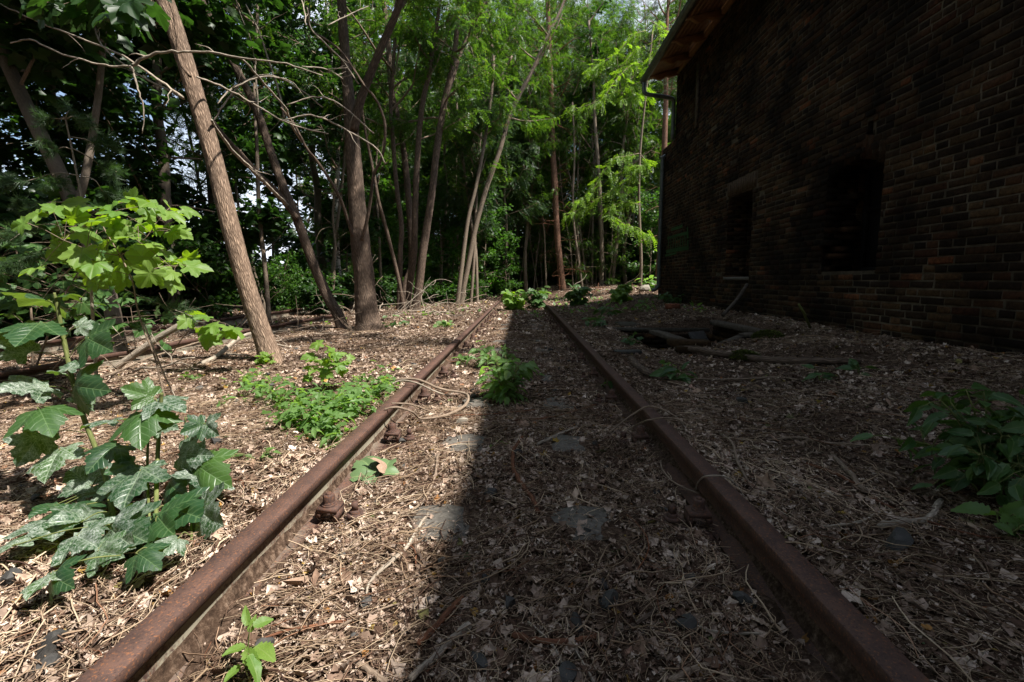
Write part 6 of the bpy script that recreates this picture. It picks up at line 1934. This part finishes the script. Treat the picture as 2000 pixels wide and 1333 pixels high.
for pts, (dens,) in bs:
    P = np.array([tuple(PY(a, b, Yq + rn.uniform(-.12, .12) * (i > 0))) for i, (a, b) in enumerate(pts)])
    Sb = smooth_path(P, 5); tube(st, Sb, np.linspace(.0038, .0018, len(Sb)), 5)
    if dens:
        n = len(Sb)
        for i in range(int(n * .52), n - 1):
            for z in range(3 * dens):
                d = Sb[i + 1] - Sb[i]; d /= np.linalg.norm(d) + 1e-9; d = d + rn.normal(0, .35, 3)
                Mx, _ = aim(Sb[i], Sb[i] + d, rn.normal(0, 1, 3), 1)
                scatter(nd, T_NEEDW[z % 2], [Sb[i] + rn.normal(0, .006, 3)], np.array([Mx]), rn.uniform(.07, .11))
st.obj('stem', M['deadwood'], ps, smooth=True); nd.obj('needles', M['leaf_blue'], ps)
tag(ps, 'young pine with pale stem and sparse needle tufts above the bright maple sapling', 'sapling')

# upright leafy weed between the rails
def weed(px, py, hpx, wpx, n, lsz, label, matl, T, seed, name='weed', nst=9, cat='weed', spread=.9, low=0.0, stemmat=None):
    b = np.array(G(px, py)); Y = b[1]; rr = np.random.RandomState(seed)
    hh, ww = hpx / FPX * Y, wpx / FPX * Y / 2
    sts = []; pts = []
    for k in range(nst):
        a = rr.uniform(0, 6.28); e = rr.uniform(.3, 1) * ww
        top = b + [math.cos(a) * e, math.sin(a) * e, hh * rr.uniform(.55, 1) * (1 - .25 * e / ww)]
        midp = b + (top - b) * .5 + [0, 0, hh * .08] + rr.normal(0, .01, 3)
        P = [b + rr.normal(0, .01, 3) * [1, 1, 0] - [0, 0, .01], midp, top]
        sts.append((P, [.0032, .0015])); S = smooth_path(P, 6)
        for i in range(int(n / nst)):
            j = int(rr.uniform(low, 1) * (len(S) - 1)); pts.append(S[j] + rr.normal(0, 1, 3) * [.028, .028, .012] * (hh / .35 + .5))
    return leafy(name, matl, T, pts, rr.uniform(.6, 1.15, len(pts)) * lsz, label, cat, sts, stemmat or M['stem_green'], attr=True, seed=seed, tilt=.4, base=b, droop=.2)
T_WEED = [leaf_oval(.28, .15, .3), leaf_oval(.22, .4, .3), leaf_oval(.33, .1, .15)]
def leaf_toothed(wd, droop, fold, seed):
    half = [(0, 0)]
    n = 7
    for q in range(n):
        t = (q + .5) / n; w0 = wd * math.sin(math.pi * min(1, t * .9 + .08)) ** .8 * (1.15 - .5 * t)
        half += [(t - .03, w0), (t + .05, w0 * .82)]
    half += [(1, 0)]
    O = outline(half); c = np.array([.4, 0]); V = [[.4, 0, .0]]
    mid = c + (O - c) * .5
    V = np.vstack([[.4, 0, 0], np.column_stack([mid, 0 * mid[:, 0]]), np.column_stack([O, 0 * O[:, 0]])])
    V[:, 2] = fold * np.abs(V[:, 1]) - droop * V[:, 0] ** 2 + .02 * np.sin(9 * V[:, 0] + seed)
    n = len(O)
    return V, [np.array([(0, 1 + (k + 1) % n, 1 + k) for k in range(n)]), np.array([(1 + k, 1 + (k + 1) % n, 1 + n + (k + 1) % n, 1 + n + k) for k in range(n)])]
T_TOOTH = [leaf_toothed(.30, .25, .25, 1), leaf_toothed(.26, .5, .35, 2), leaf_toothed(.34, .15, .2, 3)]
weed(988, 782, 118, 115, 260, .08, 'bushy bright green weed growing between the rails, half in the sun', M['leaf_weed'], T_TOOTH, 1, nst=16)
weed(955, 718, 75, 50, 48, .085, 'taller pale green weed with loose leaf pairs just behind the bushy one', M['leaf_weed'], T_TOOTH, 2, nst=5, low=.2)
weed(990, 718, 50, 42, 36, .075, 'small upright weed at the back right of the bushy one between the rails', M['leaf_weed'], T_TOOTH, 3, nst=4, low=.2)
weed(903, 712, 22, 34, 20, .085, 'little low weed against the inner side of the left rail', M['leaf_weed'], T_TOOTH, 4, nst=4)
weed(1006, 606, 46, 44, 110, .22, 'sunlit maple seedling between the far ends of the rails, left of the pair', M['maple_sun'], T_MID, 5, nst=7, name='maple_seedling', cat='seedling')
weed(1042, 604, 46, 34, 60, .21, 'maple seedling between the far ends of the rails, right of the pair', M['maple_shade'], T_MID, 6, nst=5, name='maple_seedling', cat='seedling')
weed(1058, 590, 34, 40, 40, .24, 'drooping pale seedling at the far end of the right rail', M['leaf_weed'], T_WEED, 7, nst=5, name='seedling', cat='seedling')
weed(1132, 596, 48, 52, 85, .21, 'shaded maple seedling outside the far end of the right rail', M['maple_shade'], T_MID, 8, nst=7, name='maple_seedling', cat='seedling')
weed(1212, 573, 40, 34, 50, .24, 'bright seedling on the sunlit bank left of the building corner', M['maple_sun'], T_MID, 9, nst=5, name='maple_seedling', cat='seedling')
weed(1268, 572, 38, 30, 60, .2, 'leafy weed in the sun right at the building corner', M['leaf_weed'], T_WEED, 10, nst=6)
weed(1168, 640, 30, 60, 34, .15, 'dark bramble leaves behind the right rail near the pit', M['maple_shade'], T_TOOTH, 11, nst=6, name='bramble', cat='plant')
weed(1195, 618, 26, 50, 26, .16, 'dark leafy bramble shoot, farther of the two beside the pit', M['maple_shade'], T_TOOTH, 12, nst=5, name='bramble', cat='plant')
weed(1252, 655, 50, 52, 120, .085, 'green feathery weed at the left corner of the pit', M['leaf_weed'], T_WEED, 13, nst=11)
weed(1236, 672, 22, 44, 34, .09, 'low weed in front of the feathery weed at the pit', M['maple_shade'], T_WEED, 14, nst=5)
weed(1320, 745, 36, 100, 20, .12, 'broad-leaved bramble seedling in front of the crooked short branch', M['maple_shade'], T_TOOTH, 15, nst=6, name='bramble', cat='plant')
weed(1307, 722, 22, 24, 8, .07, 'bright little shoot standing on top of the broad-leaved bramble', M['leaf_weed'], T_TOOTH, 16, nst=3)
weed(1190, 755, 20, 40, 10, .09, 'small weed against the inner side of the right rail', M['maple_shade'], T_TOOTH, 17, nst=4)
weed(1605, 745, 22, 60, 14, .10, 'dark seedling on the shady litter, left of the pair before the wall', M['maple_shade'], T_TOOTH, 18, nst=4)
weed(1675, 728, 18, 44, 8, .10, 'dark seedling on the shady litter, right of the pair before the wall', M['maple_shade'], T_TOOTH, 19, nst=3)
weed(1802, 655, 40, 46, 10, .10, 'small dark seedling growing up against the brick wall', M['maple_shade'], T_TOOTH, 20, nst=3)
weed(1320, 592, 24, 110, 150, .13, 'dark green weeds growing along the foot of the wall at its far corner', M['maple_shade'], T_WEED, 21, nst=14)
weed(1962, 1045, 60, 90, 14, .085, 'few bright leaves below the dark shrub at the right edge', M['leaf_weed'], T_TOOTH, 22, nst=4)
weed(440, 905, 40, 60, 14, .05, 'thin weed with few round leaves right of the spotted maple plant', M['leaf_weed'], T_WEED, 23, nst=4)
weed(505, 900, 24, 50, 14, .045, 'tiny weed with narrow leaves nearest the sunlit left rail', M['leaf_weed'], T_WEED, 24, nst=4)
weed(372, 745, 22, 40, 22, .055, 'small weed in the sun behind the spotted maple plant', M['leaf_weed'], T_WEED, 25, nst=5)
weed(518, 712, 24, 34, 16, .085, 'small bright shoots at the foot of the leaning sunlit trunk', M['maple_sun'], T_MID, 26, nst=4)
weed(705, 745, 12, 50, 12, .05, 'scattered tiny weed between the seedling and the left rail', M['leaf_weed'], T_WEED, 27, nst=4)
weed(968, 872, 8, 40, 12, .022, 'tiny green sprout in the shade between the rails', M['leaf_weed'], T_WEED, 28, nst=3)
weed(440, 790, 16, 30, 12, .045, 'tiny weed on the sunlit litter left of the creeping patch', M['leaf_weed'], T_WEED, 29, nst=3)
weed(770, 640, 14, 90, 40, .12, 'low shaded weeds right of the foot of the thick trunk', M['maple_shade'], T_WEED, 30, nst=7)
weed(870, 640, 14, 60, 36, .11, 'low sunlit weeds left of the far end of the left rail', M['leaf_weed'], T_WEED, 31, nst=7)
# bright seedlings in the sun
weed(640, 765, 140, 46, 34, .085, 'young maple seedling with bright yellow-green leaves growing behind the creeping patch', M['maple_sun'], T_MID, 32, nst=3, name='maple_seedling', cat='seedling', low=.4)
b = np.array(G(482, 1320)); Y = b[1]
P_ = [np.array(PY(a, b_, Y + dy)) for a, b_, dy in ((484, 1222, 0), (494, 1222, .0), (488, 1235, 0), (478, 1270, -.02), (500, 1262, 0), (486, 1280, -.03), (480, 1262, 0), (515, 1215, .03), (470, 1300, -.02))]
leafy('maple_seedling', M['maple_sun'], T_TOOTH, P_, [.04, .04, .032, .055, .065, .06, .045, .02, .04], 'small bright green seedling beside the left rail at the bottom edge', 'seedling',
      [([b, np.array(PY(484, 1280, Y)), np.array(PY(490, 1225, Y)), np.array(PY(515, 1213, Y + .03))], [.002, .001])], M['stem_green'], seed=41, tilt=.25, droop=.3, base=b)
# fallen green leaf by the clamp, and dead curled leaf
mb = MB(); o_ = np.array(G(742, 930, .02)); t_ = np.array(G(705, 895, .045)); Mx, L = aim(o_, t_, (0, -.4, .9), None, .2); scatter(mb, T_HI[3], [o_], np.array([Mx]), L * 1.1, attr=True)
tag(mb.obj('fallen_leaf', M['maple_dry'], loc=tuple(o_), smooth=True), 'wilted grey-green maple leaf lying against the left rail', 'leaf')
mb = MB(); o_ = np.array(G(760, 925, .02)); t_ = np.array(G(745, 895, .03)); Mx, L = aim(o_, t_, (.3, -.4, .9), None, 1.0); scatter(mb, T_HI[2], [o_], np.array([Mx]), L * .95, attr=True)
tag(mb.obj('fallen_leaf', M['flake_big'], loc=tuple(o_), smooth=True), 'curled tan dead leaf beside the wilted green one', 'leaf')
# creeping green patch outside the left rail : nobody could count its leaves
mb = MB(); st = MB(); rr = np.random.RandomState(61); n = 1050
A = [(500, 765), (545, 790), (590, 800), (640, 800), (690, 790), (735, 775), (755, 770), (570, 830), (620, 835), (660, 820), (700, 810), (640, 855)]
pos = []
while len(pos) < n:
    a = A[rr.randint(len(A))]; g_ = G(a[0] + rr.normal(0, 20), a[1] + rr.normal(0, 11))
    if g_.x > -.80: continue
    pos.append((g_.x, g_.y, g_.z + abs(rr.normal(.05, .045))))
pos = np.array(pos)
Mx = rotmats(rr.uniform(0, 6.28, n), rr.normal(.15, .3, n), rr.normal(0, .3, n)); pick = rr.randint(0, 3, n)
TT = T_TOOTH[:2] + [T_MID[0]]
for k, t in enumerate(TT):
    m = pick == k; scatter(mb, t, pos[m], Mx[m], rr.uniform(.028, .062, m.sum()), attr=True)
tag(mb.obj('ground_cover', M['leaf_weed']), 'patch of creeping bright green leaves outside the left rail', 'ground cover', kind='stuff')
# small scattered green sprouts in the distance
mb = MB(); n = 1500
x = rr.uniform(-6, 5.5, n); y = rr.uniform(7.5, 18, n); kx = (np.abs(np.abs(x) - .75) > .15) & ~((x > 3.5) & (y < 13)); x, y = x[kx], y[kx]; n = len(x)
dens = vnoise(x, y, .9, 51) > .05; x, y = x[dens], y[dens]; n = len(x)
scatter(mb, T_WEED[0], np.column_stack([x, y, H(x, y) + .02]), rotmats(rr.uniform(0, 6.28, n), rr.normal(-.4, .5, n), rr.normal(0, .5, n)), rr.uniform(.05, .14, n), attr=True)
tag(mb.obj('sprouts', M['leaf_weed']), 'sparse green sprouts coming up through the far litter', 'sprouts', kind='stuff')
# dark shrub at the right edge
b = np.array(G(1925, 970)); rr = np.random.RandomState(71)
pts = []; sts = []
for k in range(14):
    a = rr.uniform(0, 6.28); e = rr.uniform(.04, .27)
    top = b + [math.cos(a) * e, math.sin(a) * e * .8, rr.uniform(.12, .36) * (1.2 - e)]
    P = [b - [0, 0, .01], b + (top - b) * .5 + [0, 0, .06], top]; sts.append((P, [.004, .002])); S = smooth_path(P, 6)
    for i in range(20):
        j = int(rr.uniform(.25, 1) * (len(S) - 1)); pts.append(S[j] + rr.normal(0, 1, 3) * [.05, .05, .03])
leafy('leafy_shrub', M['leaf_shrub'] if 'leaf_shrub' in M else M['maple_shade'], T_TOOTH, pts, rr.uniform(.045, .085, len(pts)), 'low dark green leafy shrub in the shade at the right edge', 'shrub', sts, M['stem_green'], seed=72, tilt=.5, base=b, droop=.3)

NTH = lambda k: ORD[k] if k < 16 else '%dth from the left' % (k + 1)
ORD = ['leftmost', 'second from the left', 'third from the left', 'fourth from the left', 'fifth from the left', 'sixth from the left', 'seventh from the left', 'eighth from the left', 'ninth from the left', 'tenth from the left', 'eleventh from the left', 'twelfth from the left', '13th from the left', '14th from the left', '15th from the left', '16th from the left']
bpy.context.view_layer.update()
for gname, short in ((GM, 'dark maple in the shady wood beyond the left rails'), ('feathery locusts behind the end of the track', 'slender feathery locust behind the track end'),
                     ('broad-leaved trees deep in the wood', 'dark broad-leaved tree deep in the wood'), ('blue-green locusts left of the track end', 'blue-green feathery locust left of the track end'),
                     ('small bushes under the stem clumps', 'small leafy bush under the far stem clumps'), ('young leafy trees behind the track end', 'young tree leafy down to the ground behind the track')):
    L_ = [o for o in bpy.data.objects if o.parent is None and o.get('group') == gname]
    L_.sort(key=lambda o: (o.location.x - CX) / max(o.location.y, .1))
    for k, o in enumerate(L_):
        o['label'] = short + ', ' + NTH(k)
for o in bpy.data.objects:
    if '_base' in o: del o['_base']
